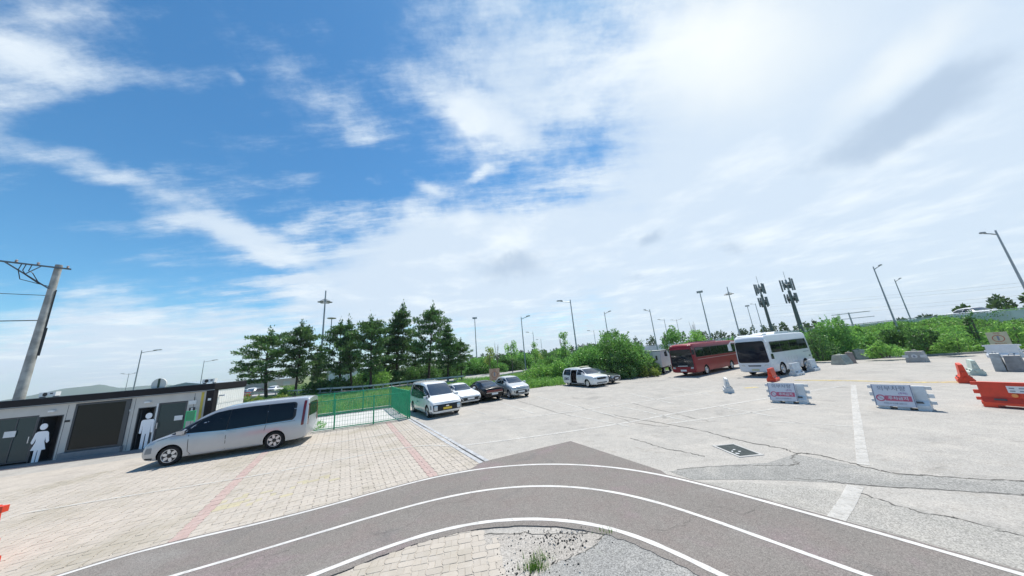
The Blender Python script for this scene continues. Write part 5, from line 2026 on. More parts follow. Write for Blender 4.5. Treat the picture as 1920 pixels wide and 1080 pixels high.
def leaf_mesh(name, C, N, size, aspect, mt, jitter=.6):
    """diamond leaves at centres C, long axis near N"""
    n = len(C)
    ax = N + NP.normal(0, jitter, (n, 3))
    ax /= np.linalg.norm(ax, axis=1)[:, None] + 1e-9
    rn = NP.normal(0, 1, (n, 3))
    sd_ = np.cross(ax, rn)
    sd_ /= np.linalg.norm(sd_, axis=1)[:, None] + 1e-9
    s = np.asarray(size).reshape(-1, 1) * NP.uniform(.65, 1.3, (n, 1))
    V = np.empty((n, 4, 3))
    V[:, 0] = C - ax * s * .5
    V[:, 1] = C + sd_ * s * aspect * .5
    V[:, 2] = C + ax * s * .5
    V[:, 3] = C - sd_ * s * aspect * .5
    me = bpy.data.meshes.new(name)
    me.vertices.add(n * 4)
    me.vertices.foreach_set('co', V.reshape(-1))
    me.loops.add(n * 4)
    me.loops.foreach_set('vertex_index', np.arange(n * 4, dtype=np.int32))
    me.polygons.add(n)
    me.polygons.foreach_set('loop_start', np.arange(0, n * 4, 4, dtype=np.int32))
    try:
        me.polygons.foreach_set('loop_total', np.full(n, 4, dtype=np.int32))
    except Exception:
        pass
    me.materials.append(mt)
    me.update()
    me.validate()
    return me


def lumps_cloud(lumps, dens):
    """lumps: (cx,cy,cz,rx,ry,rz); leaves crowd towards the outside of every lump"""
    Cs, Ns = [], []
    for (cx, cy, cz, rx, ry, rz) in lumps:
        n = max(20, int(dens * (rx * ry + ry * rz + rx * rz)))
        d = NP.normal(0, 1, (n, 3))
        d /= np.linalg.norm(d, axis=1)[:, None]
        r = NP.uniform(0, 1, (n, 1)) ** .33
        r = .45 + .6 * r + NP.normal(0, .05, (n, 1))
        Cs.append(np.array([cx, cy, cz]) + d * r * np.array([rx, ry, rz]))
        Ns.append(d + np.array([0, 0, .4]))
    return np.concatenate(Cs), np.concatenate(Ns)


# ---- pines: trunk, limbs and flat needle pads


def pine_proto(seed, H, Rr, shape):
    r = random.Random(seed)
    tb = MB()
    bend = [(r.uniform(-.04, .04) * H, r.uniform(-.04, .04) * H) for _ in range(2)]

    def tr(t_):
        return Vector((bend[0][0] * math.sin(t_ * 2.5) + bend[1][0] * t_ * t_, bend[0][1] * math.sin(t_ * 2.2) + bend[1][1] * t_ * t_, H * t_))
    tb.tube([tr(k / 10) for k in range(11)], [H * .02 * (1 - .085 * k) for k in range(11)], 8)
    lb = MB()
    Cs, Ns = [], []
    z = .27
    while z < .97:
        n = r.choice([3, 4, 4, 5])
        a0 = r.uniform(0, 6.28)
        for k in range(n):
            a = a0 + k * 6.283 / n + r.uniform(-.4, .4)
            if shape == 'cone':
                ln = Rr * (1.05 - z) ** .75 * r.uniform(.5, 1.4)
            else:
                ln = Rr * (math.sin(min(1, (z - .12) / .88) * math.pi * .92 + .25) ** .6) * r.uniform(.45, 1.3) * (1.0 if z < .8 else .7)
            o = tr(z)
            rise = r.uniform(.05, .4) * ln + (z - .3) * ln * .5
            e = o + Vector((math.cos(a) * ln, math.sin(a) * ln, rise))
            mpt = (o + e) / 2 + Vector((0, 0, -ln * .06))
            lb.tube([o, mpt, e], [H * .006, H * .004, H * .0015], 5)
            for f in (.5, .75, 1.0):
                if r.random() < .12:
                    continue
                c = o * (1 - f) + e * f + Vector((r.gauss(0, .12), r.gauss(0, .12), r.gauss(.05, .1))) * ln * .5
                pr_ = r.uniform(.24, .42) * H / 9
                m_ = int(115 * (pr_ / .4) ** 2)
                q = np.clip(NP.normal(0, 1, (m_, 3)), -1.7, 1.7) * np.array([pr_, pr_, pr_ * .42])
                Cs.append(q + np.array(c))
                Ns.append(q * .8 + np.array([math.cos(a) * .3, math.sin(a) * .3, .7]))
        z += r.uniform(.05, .095)
    q = NP.normal(0, 1, (160, 3)) * np.array([.16, .16, .45]) * H / 9
    Cs.append(q + np.array(tr(1.0)))
    Ns.append(q + np.array([0, 0, 1]))
    cm = leaf_mesh('crown', np.concatenate(Cs), np.concatenate(Ns), .33 * H / 9, .36, F_pine)
    return tb.mesh('trunk', M_bark, True, 60), lb.mesh('limbs', M_bark, True, 60), cm


PINES = [pine_proto(1, 9, 3.3, 'round'), pine_proto(2, 9, 2.1, 'cone'), pine_proto(3, 9, 2.3, 'round'), pine_proto(4, 9, 2.0, 'cone'), pine_proto(5, 9, 2.5, 'round')]
for px, py, top, k, wk, lab in [
        (499, 746, 622, 0, 1.15, 'broad dark pine at the left end of the row'), (553, 741, 609, 2, 1.0, 'pine between the broad left pine and the tall mast'),
        (637, 734, 606, 4, .95, 'pine just right of the disc headed lamp'), (660, 733, 602, 3, .75, 'slender pine with a thin pointed top'),
        (695, 732, 598, 2, 1.12, 'full pine with two trunks lines left of the tallest spire'), (746, 721, 577, 1, 1.1, 'tallest pine with a narrow pointed spire'),
        (803, 718, 578, 4, .95, 'tall pine with open layered branches right of the spire'), (840, 717, 612, 3, 1.05, 'lower pine right of the layered tall pine'), (866, 714, 638, 2, .9, 'smallest pine at the right end of the row'),
        (597, 733, 650, 3, 1.0, 'short pine behind the tall mast'), (725, 722, 628, 0, .8, 'bushy pine behind the spire pine'), (775, 716, 640, 2, 1.0, 'dense low pine behind the layered pine')]:
    p = G(px, py, .3)
    rr = math.hypot(p.x, p.y)
    H_ = AT(px, top, rr).z - .3
    t = thing('pine_tree', lab, 'pine tree', (p.x, p.y, .25), random.Random(px).uniform(0, 6), 'pines on the bank')
    s = H_ / 9.3
    rq = random.Random(px + 1)
    t.scale = (s * wk * rq.uniform(.9, 1.15), s * wk * rq.uniform(.9, 1.15), s)
    t.rotation_euler = (R_(rq.uniform(-4, 4)), R_(rq.uniform(-4, 4)), t.rotation_euler.z)
    for nm, me in zip(('trunk', 'limbs', 'crown'), PINES[k]):
        link(nm, me, t)


# ---- shrubs


def shrub(px, rngm, ztop, w, label, mt, z0=0.0, d=None, dens=230, leaf=.2, seed=0, name='shrub', grp='shrubs around the lot', trunk=True, lum=None):
    p = AT(px, 640, rngm)
    az = math.atan2(p.x, p.y)
    d = d or w * .7
    h = ztop - z0
    r = random.Random(px * 7 + seed)
    t = thing(name, label, 'shrub', (p.x, p.y, z0), -az, grp)
    n = lum or max(6, int(w * 2.2))
    L = []
    for k in range(n):
        x = r.uniform(-.42, .42) * w
        hh = h * (1 - .55 * (abs(x) / (w * .5)) ** 2) * r.uniform(.72, 1.05)
        cr = r.uniform(.16, .26) * min(w, h * 1.5)
        L.append((x, r.uniform(-.4, .4) * d, max(hh - cr, cr * .8), cr * r.uniform(.9, 1.4), cr * r.uniform(.9, 1.3), cr * r.uniform(.7, 1.1)))
    for k in range(n // 2):
        cr = .22 * min(w, h * 1.3)
        L.append((r.uniform(-.42, .42) * w, r.uniform(-.45, .1) * d, h * .28, cr * 1.3, cr, h * .3))
    C, N_ = lumps_cloud(L, dens)
    sc_, sn_ = [], []
    for k in range(int(w * 6)):
        q = L[r.randrange(n)]
        d0 = np.array([r.gauss(0, .5), r.gauss(0, .5), r.uniform(.5, 1.2)])
        o0 = np.array([q[0], q[1], q[2]]) + d0 / np.linalg.norm(d0) * np.array(q[3:]) * .9
        ln = r.uniform(.25, .75) * min(1, h / 3)
        f = NP.uniform(0, 1, (16, 1))
        sc_.append(o0 + d0 * ln * f + NP.normal(0, .05, (16, 3)))
        sn_.append(NP.normal(0, .6, (16, 3)) + d0)
    C, N_ = np.concatenate([C] + sc_), np.concatenate([N_] + sn_)
    keep = C[:, 2] > .02
    link('foliage', leaf_mesh('foliage', C[keep], N_[keep], leaf, .5, mt), t)
    sprig = []
    if trunk:
        b = MB()
        for k in range(4):
            x, y = r.uniform(-.3, .3) * w, r.uniform(-.2, .2) * d
            b.tube([(x * .4, y * .4, 0), (x * .7, y * .7, h * .35), (x, y, h * .75)], [.06, .045, .02], 5)
        b.build('stems', M_barkl, t)
    return t


sh = [
    # behind the pines
    (615, 54, 2.6, 5, 'dark understorey shrub below the tall mast', F_dark), (655, 52, 2.7, 5, 'dark understorey shrub below the slender pine', F_dark), (693, 53, 3.4, 5, 'sunlit understorey shrub below the full pine', F_mid),
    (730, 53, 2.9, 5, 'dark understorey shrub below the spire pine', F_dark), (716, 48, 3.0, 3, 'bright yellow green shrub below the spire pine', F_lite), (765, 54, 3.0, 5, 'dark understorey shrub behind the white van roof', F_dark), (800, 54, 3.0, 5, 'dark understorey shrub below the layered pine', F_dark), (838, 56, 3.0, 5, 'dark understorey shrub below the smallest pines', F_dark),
    (560, 58, 1.8, 4, 'palm like pale shrub beneath the left pines', F_lite), (475, 50, 1.3, 3, 'low yellow flowering shrub left of the broad pine', F_yel), (540, 50, 1.0, 2, 'low dry shrub right of the broad pine trunk', F_yel),
    # hedge beyond the road
    (880, 62, 4.0, 7, 'hedge shrub beyond the road right of the pines', F_mid), (912, 64, 3.8, 7, 'hedge shrub beyond the road above the tan sign', F_mid), (945, 66, 4.0, 7, 'hedge shrub beyond the road above the hatchback', F_dark),
    (975, 70, 4.1, 8, 'hedge shrub beyond the road behind the arm lamp', F_mid), (1008, 76, 4.2, 9, 'hedge shrub beyond the road right of the arm lamp', F_dark), (1045, 84, 4.6, 9, 'hedge shrub beyond the road left of the tallest lamp', F_mid),
    # verge
    (1012, 37, 2.15, 5, 'bright green shrub on the verge behind the hatchback', F_lite), (1045, 36, 2.4, 4, 'bright shrub on the verge left of the people carrier', F_lite), (1030, 44, 3.0, 6, 'taller pale shrub on the verge behind the bright ones', F_mid),
    (1110, 35, 4.1, 5.5, 'big dark green bush behind the people carrier', F_mid), (1152, 35.5, 4.6, 6.0, 'biggest green bush behind the grey saloon', F_mid), (1186, 37, 3.5, 3.4, 'right shoulder of green bushes by the lorry', F_mid), (1135, 33.5, 2.4, 5, 'dark lower bush right behind the grey saloon', F_dark),
    (1214, 36, 2.1, 1.5, 'pale reedy bush left of the white lorry', F_lite), (1205, 34, 1.2, 1.6, 'low dry reeds at the lorry corner', F_yel),
    (1335, 60, 3.2, 5, 'sunny shrub above the red coach roof', F_lite), (1290, 62, 3.3, 4, 'shrub behind the front of the red coach roof', F_mid), (1370, 64, 3.5, 4, 'shrub between the two coaches', F_mid),
    # right bank
    (1556, 48, 4.6, 4.0, 'large round bush behind the white bus tail', F_mid), (1530, 44, 3.2, 2.0, 'dark bush hugging the white bus tail', F_dark), (1612, 52, 3.0, 2.2, 'bush right of the large round bush', F_lite), (1690, 50, 3.1, 2.4, 'dark shrub clump on the bank above the emblem block', F_dark), (1738, 48, 2.7, 2.0, 'dark shrub right of the emblem block', F_dark),
    (1836, 52, 3.6, .7, 'thin dark sapling on the bank below the passing car', F_dark), (1790, 46, 2.0, 2.0, 'light green shrub on the bank left of the beige sign', F_lite), (1905, 50, 2.6, 2.0, 'light green shrub on the bank right of the beige sign', F_lite), (1650, 44, 1.6, 2.0, 'low light shrub on the bank left of the emblem block', F_lite)]
for i, (px, R0, zt, w, lab, mt) in enumerate(sh):
    z0 = 0.0 if px < 1500 else min(2.0, max(0, (R0 - 40) * .055))
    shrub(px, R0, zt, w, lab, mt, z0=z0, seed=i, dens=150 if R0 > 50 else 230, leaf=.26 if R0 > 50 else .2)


# ---- young trees


def young(px, top, R0, w, label, mt, seed):
    p = AT(px, top, R0)
    H_ = p.z
    r = random.Random(seed)
    t = thing('young_tree', label, 'tree', (p.x, p.y, 0), r.uniform(0, 6), 'young trees along the road')
    b = MB()
    b.tube([(0, 0, 0), (r.uniform(-.1, .1), 0, H_ * .4), (r.uniform(-.2, .2), r.uniform(-.2, .2), H_ * .95)], [.09, .07, .02], 7)
    b.build('trunk', M_barkl, t, True)
    lb = MB()
    L = []
    for k in range(11):
        z = H_ * r.uniform(.42, .98)
        a = r.uniform(0, 6.28)
        ln = w * .5 * (1.15 - z / H_) * r.uniform(.7, 1.5) + .15
        e = (ln * math.cos(a), ln * math.sin(a), z + ln * .5)
        lb.tube([(0, 0, z - .2), e], [.03, .012], 5)
        L.append((e[0], e[1], e[2], .32 * w / 2, .32 * w / 2, .42 * w / 2))
        L.append((e[0] * .5, e[1] * .5, e[2] - .2, .25 * w / 2, .25 * w / 2, .3 * w / 2))
    lb.build('limbs', M_barkl, t)
    C, N_ = lumps_cloud(L, 130)
    link('crown', leaf_mesh('crown', C, N_, .22, .5, mt), t)


for i, a in enumerate([(917, 655, 58, 2.6, 'yellowing young tree right of the slim floodlight pole', F_yel), (957, 643, 56, 3.0, 'yellow green young tree left of the arm lamp', F_lite), (1000, 641, 56, 2.2, 'young tree just right of the arm lamp', F_lite),
                       (1006, 655, 60, 1.8, 'small yellowing tree below the faint lamp', F_yel), (1057, 628, 44, 2.3, 'pale young tree left of the tallest lamp', F_lite), (1133, 624, 36, 2.0, 'leafy shoot on top of the biggest bush', F_mid), (1152, 621, 36, 1.6, 'second leafy shoot on top of the biggest bush', F_mid),
                       (1262, 612, 47, 3.0, 'young tree behind the lorry and coach front', F_mid), (1246, 625, 48, 1.6, 'thin young tree left of the coach front tree', F_mid), (1302, 617, 47, 2.2, 'young tree above the red coach roof', F_lite)]):
    young(*a, 40 + i)

# ---- bare saplings
for i, (px, top, R0, lab) in enumerate([(1052, 628, 46, 'bare twiggy sapling at the pale young tree'), (1296, 600, 49, 'bare twiggy sapling above the red coach'), (930, 640, 60, 'bare twiggy sapling near the yellowing tree')]):
    p = AT(px, top, R0)
    r = random.Random(i)
    t = thing('bare_sapling', lab, 'sapling', (p.x, p.y, 0), 0, 'bare saplings')
    b = MB()
    for k in range(7):
        a = r.uniform(0, 6.28)
        b.tube([(0, 0, p.z * .3), (.25 * math.cos(a), .25 * math.sin(a), p.z * .7), (r.uniform(.2, .6) * math.cos(a), r.uniform(.2, .6) * math.sin(a), p.z * r.uniform(.85, 1.0))], [.035, .025, .012], 5)
    b.tube([(0, 0, 0), (0, 0, p.z * .35)], [.06, .04], 6)
    b.build('stems', M_barkl, t)


# ---- terrain strips
def strip_terrain(name, near, far, zfun, mt, nu=90, nv=14, bump=.08, seed=0):
    def res(P, n):
        P = [Vector((p[0], p[1], p[2] if len(p) > 2 else 0)) for p in P]
        d = [0]
        for a, c in zip(P[:-1], P[1:]):
            d.append(d[-1] + (c - a).length)
        out = []
        for k in range(n + 1):
            s = d[-1] * k / n
            i = min(max(j for j in range(len(d)) if d[j] <= s + 1e-9), len(P) - 2)
            f = (s - d[i]) / (d[i + 1] - d[i])
            out.append(P[i] * (1 - f) + P[i + 1] * f)
        return out
    A_, B_ = res(near, nu), res(far, nu)
    r = random.Random(seed)
    vs, fs = [], []
    for j in range(nv + 1):
        f = j / nv
        for i in range(nu + 1):
            q = A_[i] * (1 - f) + B_[i] * f
            e = math.sin(f * math.pi)
            vs.append((q.x, q.y, zfun(f, A_[i].z, B_[i].z) + (r.gauss(0, bump) if 0 < f < 1 else 0) * e))
    for j in range(nv):
        for i in range(nu):
            a = j * (nu + 1) + i
            fs.append((a, a + 1, a + nu + 2, a + nu + 1))
    b = MB()
    b.add(vs, fs)
    o = struct(b.build(name, mt, None, True, 80))
    return o, np.array(vs).reshape(nv + 1, nu + 1, 3)


def scatter(grid, n, fpow=1.0):
    nv, nu = grid.shape[0] - 1, grid.shape[1] - 1
    # weight cells by area over distance squared so that near ground is denser
    c = (grid[:-1, :-1] + grid[1:, 1:]) / 2
    ar = np.abs(np.cross(grid[1:, :-1] - grid[:-1, :-1], grid[:-1, 1:] - grid[:-1, :-1])[..., 2])
    w = ar / (c[..., 0] ** 2 + c[..., 1] ** 2) ** (fpow / 2)
    idx = NP.choice(w.size, n, p=(w / w.sum()).reshape(-1))
    j, i = np.unravel_index(idx, w.shape)
    u, v = NP.uniform(0, 1, (n, 1)), NP.uniform(0, 1, (n, 1))
    return (grid[j, i] * (1 - u) * (1 - v) + grid[j, i + 1] * u * (1 - v) + grid[j + 1, i] * (1 - u) * v + grid[j + 1, i + 1] * u * v)


def grass(name, P, h, mt, label, lean=.35, width=.05):
    n = len(P)
    hh = h * NP.uniform(.5, 1.4, (n, 1))
    d = NP.normal(0, 1, (n, 3)) * np.array([1, 1, 0])
    d /= np.linalg.norm(d, axis=1)[:, None]
    s = np.cross(d, [0, 0, 1]) * width * NP.uniform(.6, 1.4, (n, 1))
    tip = P + np.array([0, 0, 1]) * hh + d * hh * lean * NP.uniform(0, 1.6, (n, 1))
    V = np.stack([P - s / 2 - [0, 0, .02], P + s / 2 - [0, 0, .02], tip], 1).reshape(-1, 3)
    me = bpy.data.meshes.new(name)
    me.vertices.add(n * 3)
    me.vertices.foreach_set('co', V.reshape(-1))
    me.loops.add(n * 3)
    me.loops.foreach_set('vertex_index', np.arange(n * 3, dtype=np.int32))
    me.polygons.add(n)
    me.polygons.foreach_set('loop_start', np.arange(0, n * 3, 3, dtype=np.int32))
    try:
        me.polygons.foreach_set('loop_total', np.full(n, 3, dtype=np.int32))
    except Exception:
        pass
    me.materials.append(mt)
    me.update()
    me.validate()
    return stuff(link(name, me), label, 'grass')


ZR = .35
near_l = [(-70, 24.2), (-45, 22.2), (-30, 19.7), (-16.2, 23.1), (-10.6, 24.6), (-9.2, 24.8), (-5.5, 27.4), (-2, 28.8), (1.8, 30), (4, 31.8), (9.5, 32), (13.5, 32.2), (17, 37.2), (28, 38.2)]
rn = [G(x, y, ZR) for x, y in [(300, 764), (380, 754), (500, 743), (600, 738), (700, 732), (780, 722), (900, 711), (985, 697), (1090, 684), (1160, 676), (1260, 664)]]
rf_ = [G(x, y, ZR) for x, y in [(300, 758), (380, 749), (500, 738), (600, 733), (700, 726), (780, 714), (900, 702), (985, 688), (1090, 676), (1160, 669), (1260, 658)]]
bank, bgrid = strip_terrain('grass_bank', [(p[0], p[1], -.02) for p in near_l], [(p.x, p.y, ZR - .06) for p in rn], lambda f, a, c: a + (c - a) * min(1, f * 1.6), M_soil, seed=1)
road, _ = strip_terrain('road', [tuple(p) for p in rn], [tuple(p) for p in rf_], lambda f, a, c: a, ground_mat('far_road_asphalt', [(.34, .34, .34), (.3, .3, .3), (.37, .365, .36)], [], speck=.1), nv=2, bump=0)
b = MB()
for P, zz in ((rn, .42), (rf_, .44)):
    Q = smooth_pts(P, 4)
    for a, c in zip(Q[:-1], Q[1:]):
        b.bar((a.x, a.y, .3), (c.x, c.y, .3), .3, .5 if P is rn else .4)
kb = b.build('road_kerb', mat('kerb_concrete', (0.36, 0.37, 0.38), 0.9), road)
stuff(kb)
far_fill, fgrid = strip_terrain('field', [(p.x, p.y, ZR - .05) for p in rf_], [(p.x * 1.8, p.y * 1.8, .2) for p in rf_], lambda f, a, c: a + (c - a) * f, M_soil, seed=3, bump=.05)
grass('bank_grass', scatter(bgrid, 70000, 2.0), .28, F_grass, 'short green grass covering the bank behind fence and cars')
grass('field_grass', scatter(fgrid, 15000, 2.0), .5, F_dark, 'rough dark grass beyond the road', width=.12)
gr_ = [G(x, y, ZR) for x, y in [(440, 748.5), (500, 743.5), (600, 738.5), (700, 732.5), (780, 722.5), (870, 714)]]
g0 = gr_[0]
t = thing('guard_rail', 'pale guard rail along the road behind the green fence', 'guard rail', (g0.x, g0.y, ZR - .05))
Q = [p - g0 for p in smooth_pts(gr_, 5)]
for a, c in zip(Q[:-1], Q[1:]):
    MB().bar((a.x, a.y, .72), (c.x, c.y, .72), .06, .2).build('rail', mat('rail_pale', (.55, .56, .55), .5), t)
    MB().bar((a.x, a.y, 0), (a.x, a.y, .8), .1).build('post', M_galv, t)
# tall weeds on the verge behind the small hatchback and people carrier
vg = np.array([[G(870, 735), G(960, 731), G(1010, 726), G(1060, 722)], [G(850, 716), G(955, 712), G(1005, 708), G(1065, 703)]])
grass('verge_weeds', scatter(vg, 15000, 0.5), .6, F_lite, 'tall yellow green weeds on the verge behind the hatchback', width=.06)
C = scatter(vg, 9000, .5) + NP.uniform(0, .7, (9000, 1)) * np.array([0, 0, 1])
stuff(link('weed_leaves', leaf_mesh('weed_leaves', C, np.tile([0, 0, 1.], (9000, 1)), .16, .5, F_lite, 1.0)), 'leafy weeds among the tall verge grass', 'weeds')
vg2 = np.array([[G(1195, 706), G(1215, 705), G(1240, 702)], [G(1190, 697), G(1215, 695), G(1235, 693)]])
grass('reed_grass', scatter(vg2, 5000, .5), .7, F_yel, 'dry reeds left of the white lorry', width=.05)

# ---- right bank up to the raised road
near_r = [(28.3, 38.4), (31.2, 32.8), (35.6, 29.8), (42.4, 26.3), (58.2, 19.3), (78, 11.3)]
HWY = [(1180, 110, 3.1, .8), (1260, 104, 3.1, 1.0), (1340, 100, 3.3, 1.2), (1420, 96, 3.5, 1.4), (1500, 90, 3.7, 2.0), (1570, 85, 3.63, 2.42), (1640, 78, 3.68, 2.62), (1720, 73, 3.68, 2.77), (1800, 69, 3.63, 2.82), (1870, 66, 3.58, 2.82), (1940, 63, 3.58, 2.82), (2010, 60, 3.58, 2.82)]
hw_b = []
for px, R0, zt, zb in HWY:
    q = AT(px, 600, R0)
    hw_b.append(Vector((q.x, q.y, zb)))
rb_, rgrid = strip_terrain('shrub_bank', [(p[0], p[1], -.02) for p in near_r], [tuple(p) for p in hw_b[4:]], lambda f, a, c: a + (c - a) * min(1, f * 1.5) ** 1.1, M_soil, seed=2, bump=.15, nu=60)
C = scatter(rgrid, 85000, 1.6)
hgt = .3 + .75 * (np.sin(C[:, :1] * .9) * np.cos(C[:, 1:2] * 1.1) * .5 + .5)
C = C + NP.uniform(0, 1, (len(C), 1)) ** .7 * hgt * np.array([0, 0, 1])
N_ = NP.normal(0, .4, (len(C), 3)) + np.array([-.5, -.4, .8])
stuff(link('ground_cover', leaf_mesh('ground_cover', C, N_, .2, .75, F_vine)), 'dense climbing ground cover over the bank on the right', 'ground cover')
cl = scatter(rgrid, 150, 1.2)
C2 = (cl[NP.integers(0, 150, 16000)] + NP.normal(0, 1, (16000, 3)) * np.array([.8, .8, .25]) + np.array([0, 0, .55]))
stuff(link('dark_ground_cover', leaf_mesh('dark_ground_cover', C2, np.tile([-.3, -.3, .8], (16000, 1)), .2, .5, F_dark, .9)), 'darker weeds mixed into the ground cover on the right', 'ground cover')
grass('dry_stalks', scatter(rgrid, 1800, 1.4), 1.25, F_yel, 'dry stalks standing out of the ground cover', lean=.25, width=.035)
grass('bank_edge_grass', scatter(rgrid[:3], 12000, 1.0), .35, F_lite, 'grass fringe along the right edge of the lot')
# kerb at the lot edge on the right
b = MB()
for a, c in zip(near_r[2:-1], near_r[3:]):
    b.bar((a[0] - .1, a[1] - .15, .08), (c[0] - .1, c[1] - .15, .08), .2, .16)
struct(b.build('lot_kerb', M_conc))
# raised road: deck and concrete parapet of separate panels
deck, _ = strip_terrain('raised_road', [(p.x, p.y, p.z + .3) for p in hw_b], [(p.x * 1.22, p.y * 1.22, p.z + .3) for p in hw_b], lambda f, a, c: a, MATS['far_road_asphalt'], nv=2, bump=0)
pr0 = hw_b[0]
t = thing('road_parapet', 'long pale concrete parapet along the raised road at right', 'parapet', (pr0.x, pr0.y, 0))
M_par = mat('parapet_concrete', (.58, .60, .59), .85, var=.12, scale=.6)
for i in range(len(hw_b) - 1):
    a, c = hw_b[i], hw_b[i + 1]
    za, zc = HWY[i][2], HWY[i + 1][2]
    n = max(2, int((c - a).length / 3.2))
    for k in range(n):
        p, q = a.lerp(c, k / n) - pr0, a.lerp(c, (k + .985) / n) - pr0
        z0a, z0c = a.z + (c.z - a.z) * k / n - .5, a.z + (c.z - a.z) * (k + 1) / n - .5
        z1a, z1c = za + (zc - za) * k / n, za + (zc - za) * (k + 1) / n
        d = (q - p).normalized()
        nn_ = Vector((-d.y, d.x, 0)) * .15
        b = MB()
        vs = []
        for sgn in (-1, 1):
            vs += [(p.x + nn_.x * sgn, p.y + nn_.y * sgn, z0a), (q.x + nn_.x * sgn, q.y + nn_.y * sgn, z0c), (q.x + nn_.x * sgn * .6, q.y + nn_.y * sgn * .6, z1c), (p.x + nn_.x * sgn * .6, p.y + nn_.y * sgn * .6, z1a)]
        b.add(vs, [(0, 1, 2, 3), (7, 6, 5, 4), (0, 4, 5, 1), (3, 2, 6, 7), (0, 3, 7, 4), (1, 5, 6, 2)])
        b.build('panel', M_par, t)
    b = MB()
    a_, c_ = a - pr0, c - pr0
    b.bar((a_.x, a_.y, za + .12), (c_.x, c_.y, zc + .12), .1)
    b.build('hand_rail', M_galv, t)
# white car passing on the raised road
q = AT(1832, 592, 73)
t = thing('passing_car', 'white car passing on the raised road behind the parapet', 'car', (q.x, q.y, 2.85), math.atan2(hw_b[9].y - hw_b[8].y, hw_b[9].x - hw_b[8].x))
make_sedan(t, MATS['white_paint'])
t.scale = (1.15, 1.15, 1.15)

# ---- far trees as masses


def treeline(name, pts, zt, z0, dens, label, leaf=.5, seed=0):
    r = random.Random(seed)
    L = []
    for i in range(len(pts) - 1):
        a, c = pts[i], pts[i + 1]
        n = max(2, int((c - a).length / 1.7))
        for k in range(n):
            q = a.lerp(c, (k + r.random()) / n)
            hh = (zt[i] + (zt[i + 1] - zt[i]) * k / n - z0) * r.uniform(.7, 1.08)
            w = r.uniform(.9, 1.8)
            L.append((q.x + r.uniform(-2, 2), q.y + r.uniform(-2, 2), z0 + hh * .5, w, w, hh * .52))
    C, N_ = lumps_cloud(L, dens)
    return stuff(link(name, leaf_mesh(name, C, N_, leaf, .55, F_far)), label, 'trees')


treeline('far_wood', [AT(x, 640, 165) for x in (860, 960, 1060, 1160, 1230, 1300, 1400, 1500, 1560)], [6.4, 6.4, 6.4, 7.4, 8.2, 7.8, 7.6, 8.0, 6.0], .3, 16, 'dark far wood along the horizon behind the coaches', .9, 1)
treeline('right_wood', [AT(x, 590, 120) for x in (1690, 1740, 1800, 1860, 1930, 2010)], [4.6, 5.4, 6.4, 6.8, 7.2, 7.4], 2.4, 24, 'dark trees above the raised road at far right', .8, 2)
treeline('left_wood', [AT(x, 700, 150) for x in (560, 640, 720, 800, 870)], [5, 6, 6, 6, 6], .2, 14, 'far wood glimpsed between the pine trunks', .9, 3)

# ---- far left: hills, warehouses, parked cars
b = MB()
ridge = [(-60, 757), (0, 751), (60, 741), (120, 729), (165, 724), (190, 721.5), (225, 727), (262, 724), (300, 722), (340, 722), (380, 719), (430, 716), (480, 712)]
Rg = 2600
vs, fs = [], []
rg = random.Random(3)
sp = smooth_pts(ridge, 6)
for p in sp:
    q = AT(p.x, p.y + rg.gauss(0, .25), Rg)
    vs += [(q.x * .9, q.y * .9, -1.0), (q.x, q.y, max(q.z, 4)), (q.x * 1.12, q.y * 1.12, -1.0)]
for i in range(len(sp) - 1):
    for k in (0, 1):
        fs.append((3 * i + k, 3 * i + 3 + k, 3 * i + 4 + k, 3 * i + 1 + k))
b.add(vs, fs)
struct(b.build('hills', ground_mat('wooded_hill', [(.06, .10, .07), (.07, .11, .075), (.05, .09, .065)], [], speck=0), None, True, 80))


def warehouse(px0, px1, R0, h, label, mt, rh=1.2):
    a, c = AT(px0, 700, R0), AT(px1, 700, R0 * 1.05)
    d = c - a
    d.z = 0
    t = thing('warehouse', label, 'warehouse', (a.x, a.y, 0), math.atan2(d.y, d.x))
    L = d.length
    MB().box(0, L, 0, 14, 0, h).build('wall', mt, t)
    b = MB()
    b.prism([(-.3, h), (7, h + rh), (14.3, h)], -.3, L + .3, axis='x')
    b.build('roof', mat('blue_grey_roof', (.28, .34, .38), .5, var=.1, scale=.3), t)
    for k in range(int(L / 5)):
        MB().box(k * 5 + 1.2, k * 5 + 3.8, -.06, -.005, .1, h * .6).build('shutter', mat('shutter_grey', (.45, .46, .46), .6), t)


warehouse(392, 438, 150, 3.0, 'low warehouse with blue grey roof right of the cabin', mat('ware_pale', (.55, .57, .57), .7))
warehouse(640, 722, 120, 3.3, 'pale warehouse glimpsed between the pine trunks', mat('ware_white', (.62, .63, .63), .7), .9)
warehouse(500, 560, 140, 2.6, 'brown roofed shed glimpsed under the left pines', mat('ware_pink', (.5, .42, .4), .7), .8)
for i, (px, R0, mtn, lab) in enumerate([(455, 80, 'black_paint', 'dark car in the far left yard nearest the cabin'), (478, 84, 'white_paint', 'white car in the far yard under the broad pine'), (486, 78, 'graphite_paint', 'grey car in the far yard beside the broad pine trunk'), (515, 82, 'white_paint', 'white car in the far yard right of the broad pine')]):
    q = AT(px, 730, R0)
    t = thing('far_parked_car', lab, 'car', (q.x, q.y, .05), R_(20 + 30 * i), 'cars in the far yard')
    if i == 0:
        src = t
        make_sedan(t, MATS[mtn])
    else:
        for ch in src.children:
            cc = copy_tree(ch, t)
            if cc.name.startswith('body'):
                cc.data = cc.data.copy()
                cc.data.materials[0] = MATS[mtn]
yp = [AT(x, 730, r0) for x, r0 in ((395, 62), (520, 64), (540, 110), (395, 130))]
b = MB()
b.sheet([(p.x, p.y) for p in yp], .03)
struct(b.build('far_yard', mat('yard_concrete', (.45, .42, .38), .9, var=.1, scale=.5)))
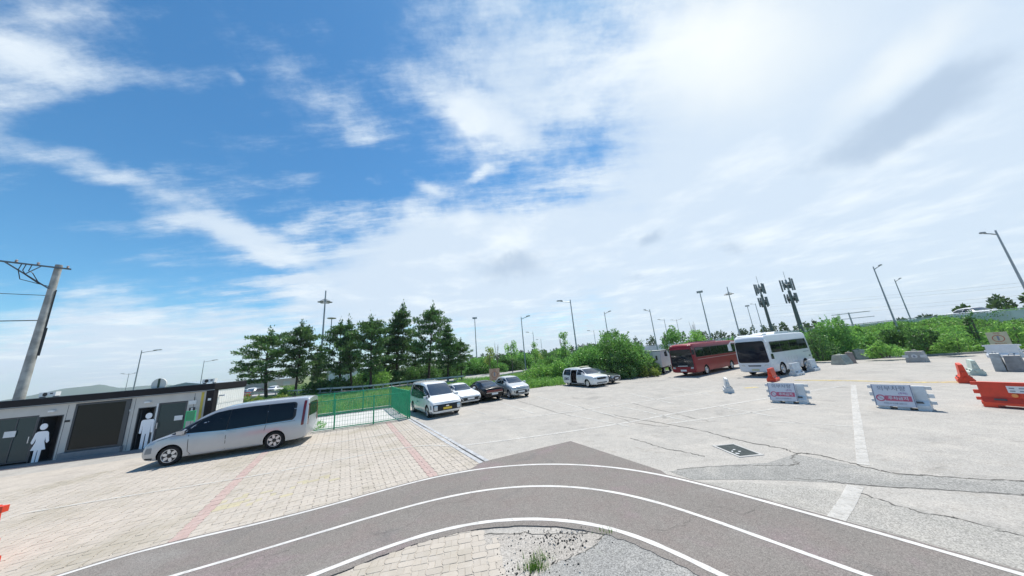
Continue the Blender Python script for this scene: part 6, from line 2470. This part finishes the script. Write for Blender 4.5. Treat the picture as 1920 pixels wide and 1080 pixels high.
q = AT(452, 738, 70)
t = thing('plastic_barrier', 'tiny orange barrier in the far left yard', 'barrier', (q.x, q.y, .03), R_(50))
barrier(t, 2.4, M_orange, (-1, 1), 1.0)

# ---- overhead line and pylon far right
q = AT(1592, 590, 260)
t = thing('pylon', 'faint distant pylon with cross arms right of the large bush', 'pylon', (q.x, q.y, 0), -math.atan2(q.x, q.y))
Hh = AT(1592, 586, 260).z
MB().tube([(0, 0, 0), (0, 0, Hh)], [.5, .3], 6).build('mast', M_galv, t)
MB().bar((-7, 0, Hh - .5), (8, 0, Hh - .5), .35).build('cross_arm', M_galv, t)
MB().bar((-4, 0, Hh - 3.5), (9, 0, Hh - 3.5), .3).build('cross_arm', M_galv, t)
a0 = AT(1440, 572, 260)
t = thing('power_line', 'faint overhead wires crossing the sky at right', 'power line', (a0.x, a0.y, 0))
for k, (y0, y1) in enumerate([(572, 516), (576, 524), (590, 541), (596, 548)]):
    b = MB()
    pts = []
    for j in range(13):
        f = j / 12
        x = 1430 + f * 620
        q = AT(x, y0 + (y1 - y0) * f + 3.0 * math.sin(f * math.pi), 240 - 110 * f)
        pts.append((q.x - a0.x, q.y - a0.y, q.z))
    b.tube(pts, .025, 4)
    b.build('wire', mat('wire_grey', (.25, .28, .3), .5), t)

# ---- weeds by the path and fence
for px, py, n, h, lab in [(1003, 1068, 150, .10, 'bright grass tuft growing inside the path bend'), (1136, 999, 60, .05, 'small grass tuft at the inner path line'), (1015, 1050, 60, .09, 'thin grass tuft above the bright one')]:
    c = G(px, py)
    P = np.array(c) + NP.normal(0, 1, (n, 3)) * np.array([.09, .05, 0])
    P[:, 2] = .012
    o = grass('grass_tuft', P, h, foliage('tuft_green', (.05, .14, .015), (.14, .26, .03), trans=.4), lab, lean=.7, width=.012)
c = G(588, 806)
C, N_ = lumps_cloud([(c.x + dx, c.y + dy, .2, .38, .3, .22) for dx, dy in ((-.35, 0), (0, .05), (.3, -.02), (.1, .2), (-.6, .05))], 500)
k = C[:, 2] > .02
t = thing('weed_clump', 'low green weed clump at the fence foot behind the silver van', 'weeds', (0, 0, 0))
link('foliage', leaf_mesh('foliage', C[k], N_[k], .1, .35, F_mid), t)

# ---- thin summer haze over the whole place
b = MB()
b.box(-3600, 3600, -3000, 3600, -2.5, 130)
hz = b.build('haze', [])
hz['kind'] = 'stuff'
hm = bpy.data.materials.new('haze_air')
hm.use_nodes = True
ht = NT(hm.node_tree)
ht.n.clear()
pv = ht.new('ShaderNodeVolumePrincipled')
pv.inputs['Color'].default_value = (0.82, 0.91, 1.0, 1)
pv.inputs['Density'].default_value = 0.0002
pv.inputs['Anisotropy'].default_value = 0.2
ho = ht.new('ShaderNodeOutputMaterial')
ht.l.new(pv.outputs[0], ho.inputs['Volume'])
hz.data.materials.append(hm)
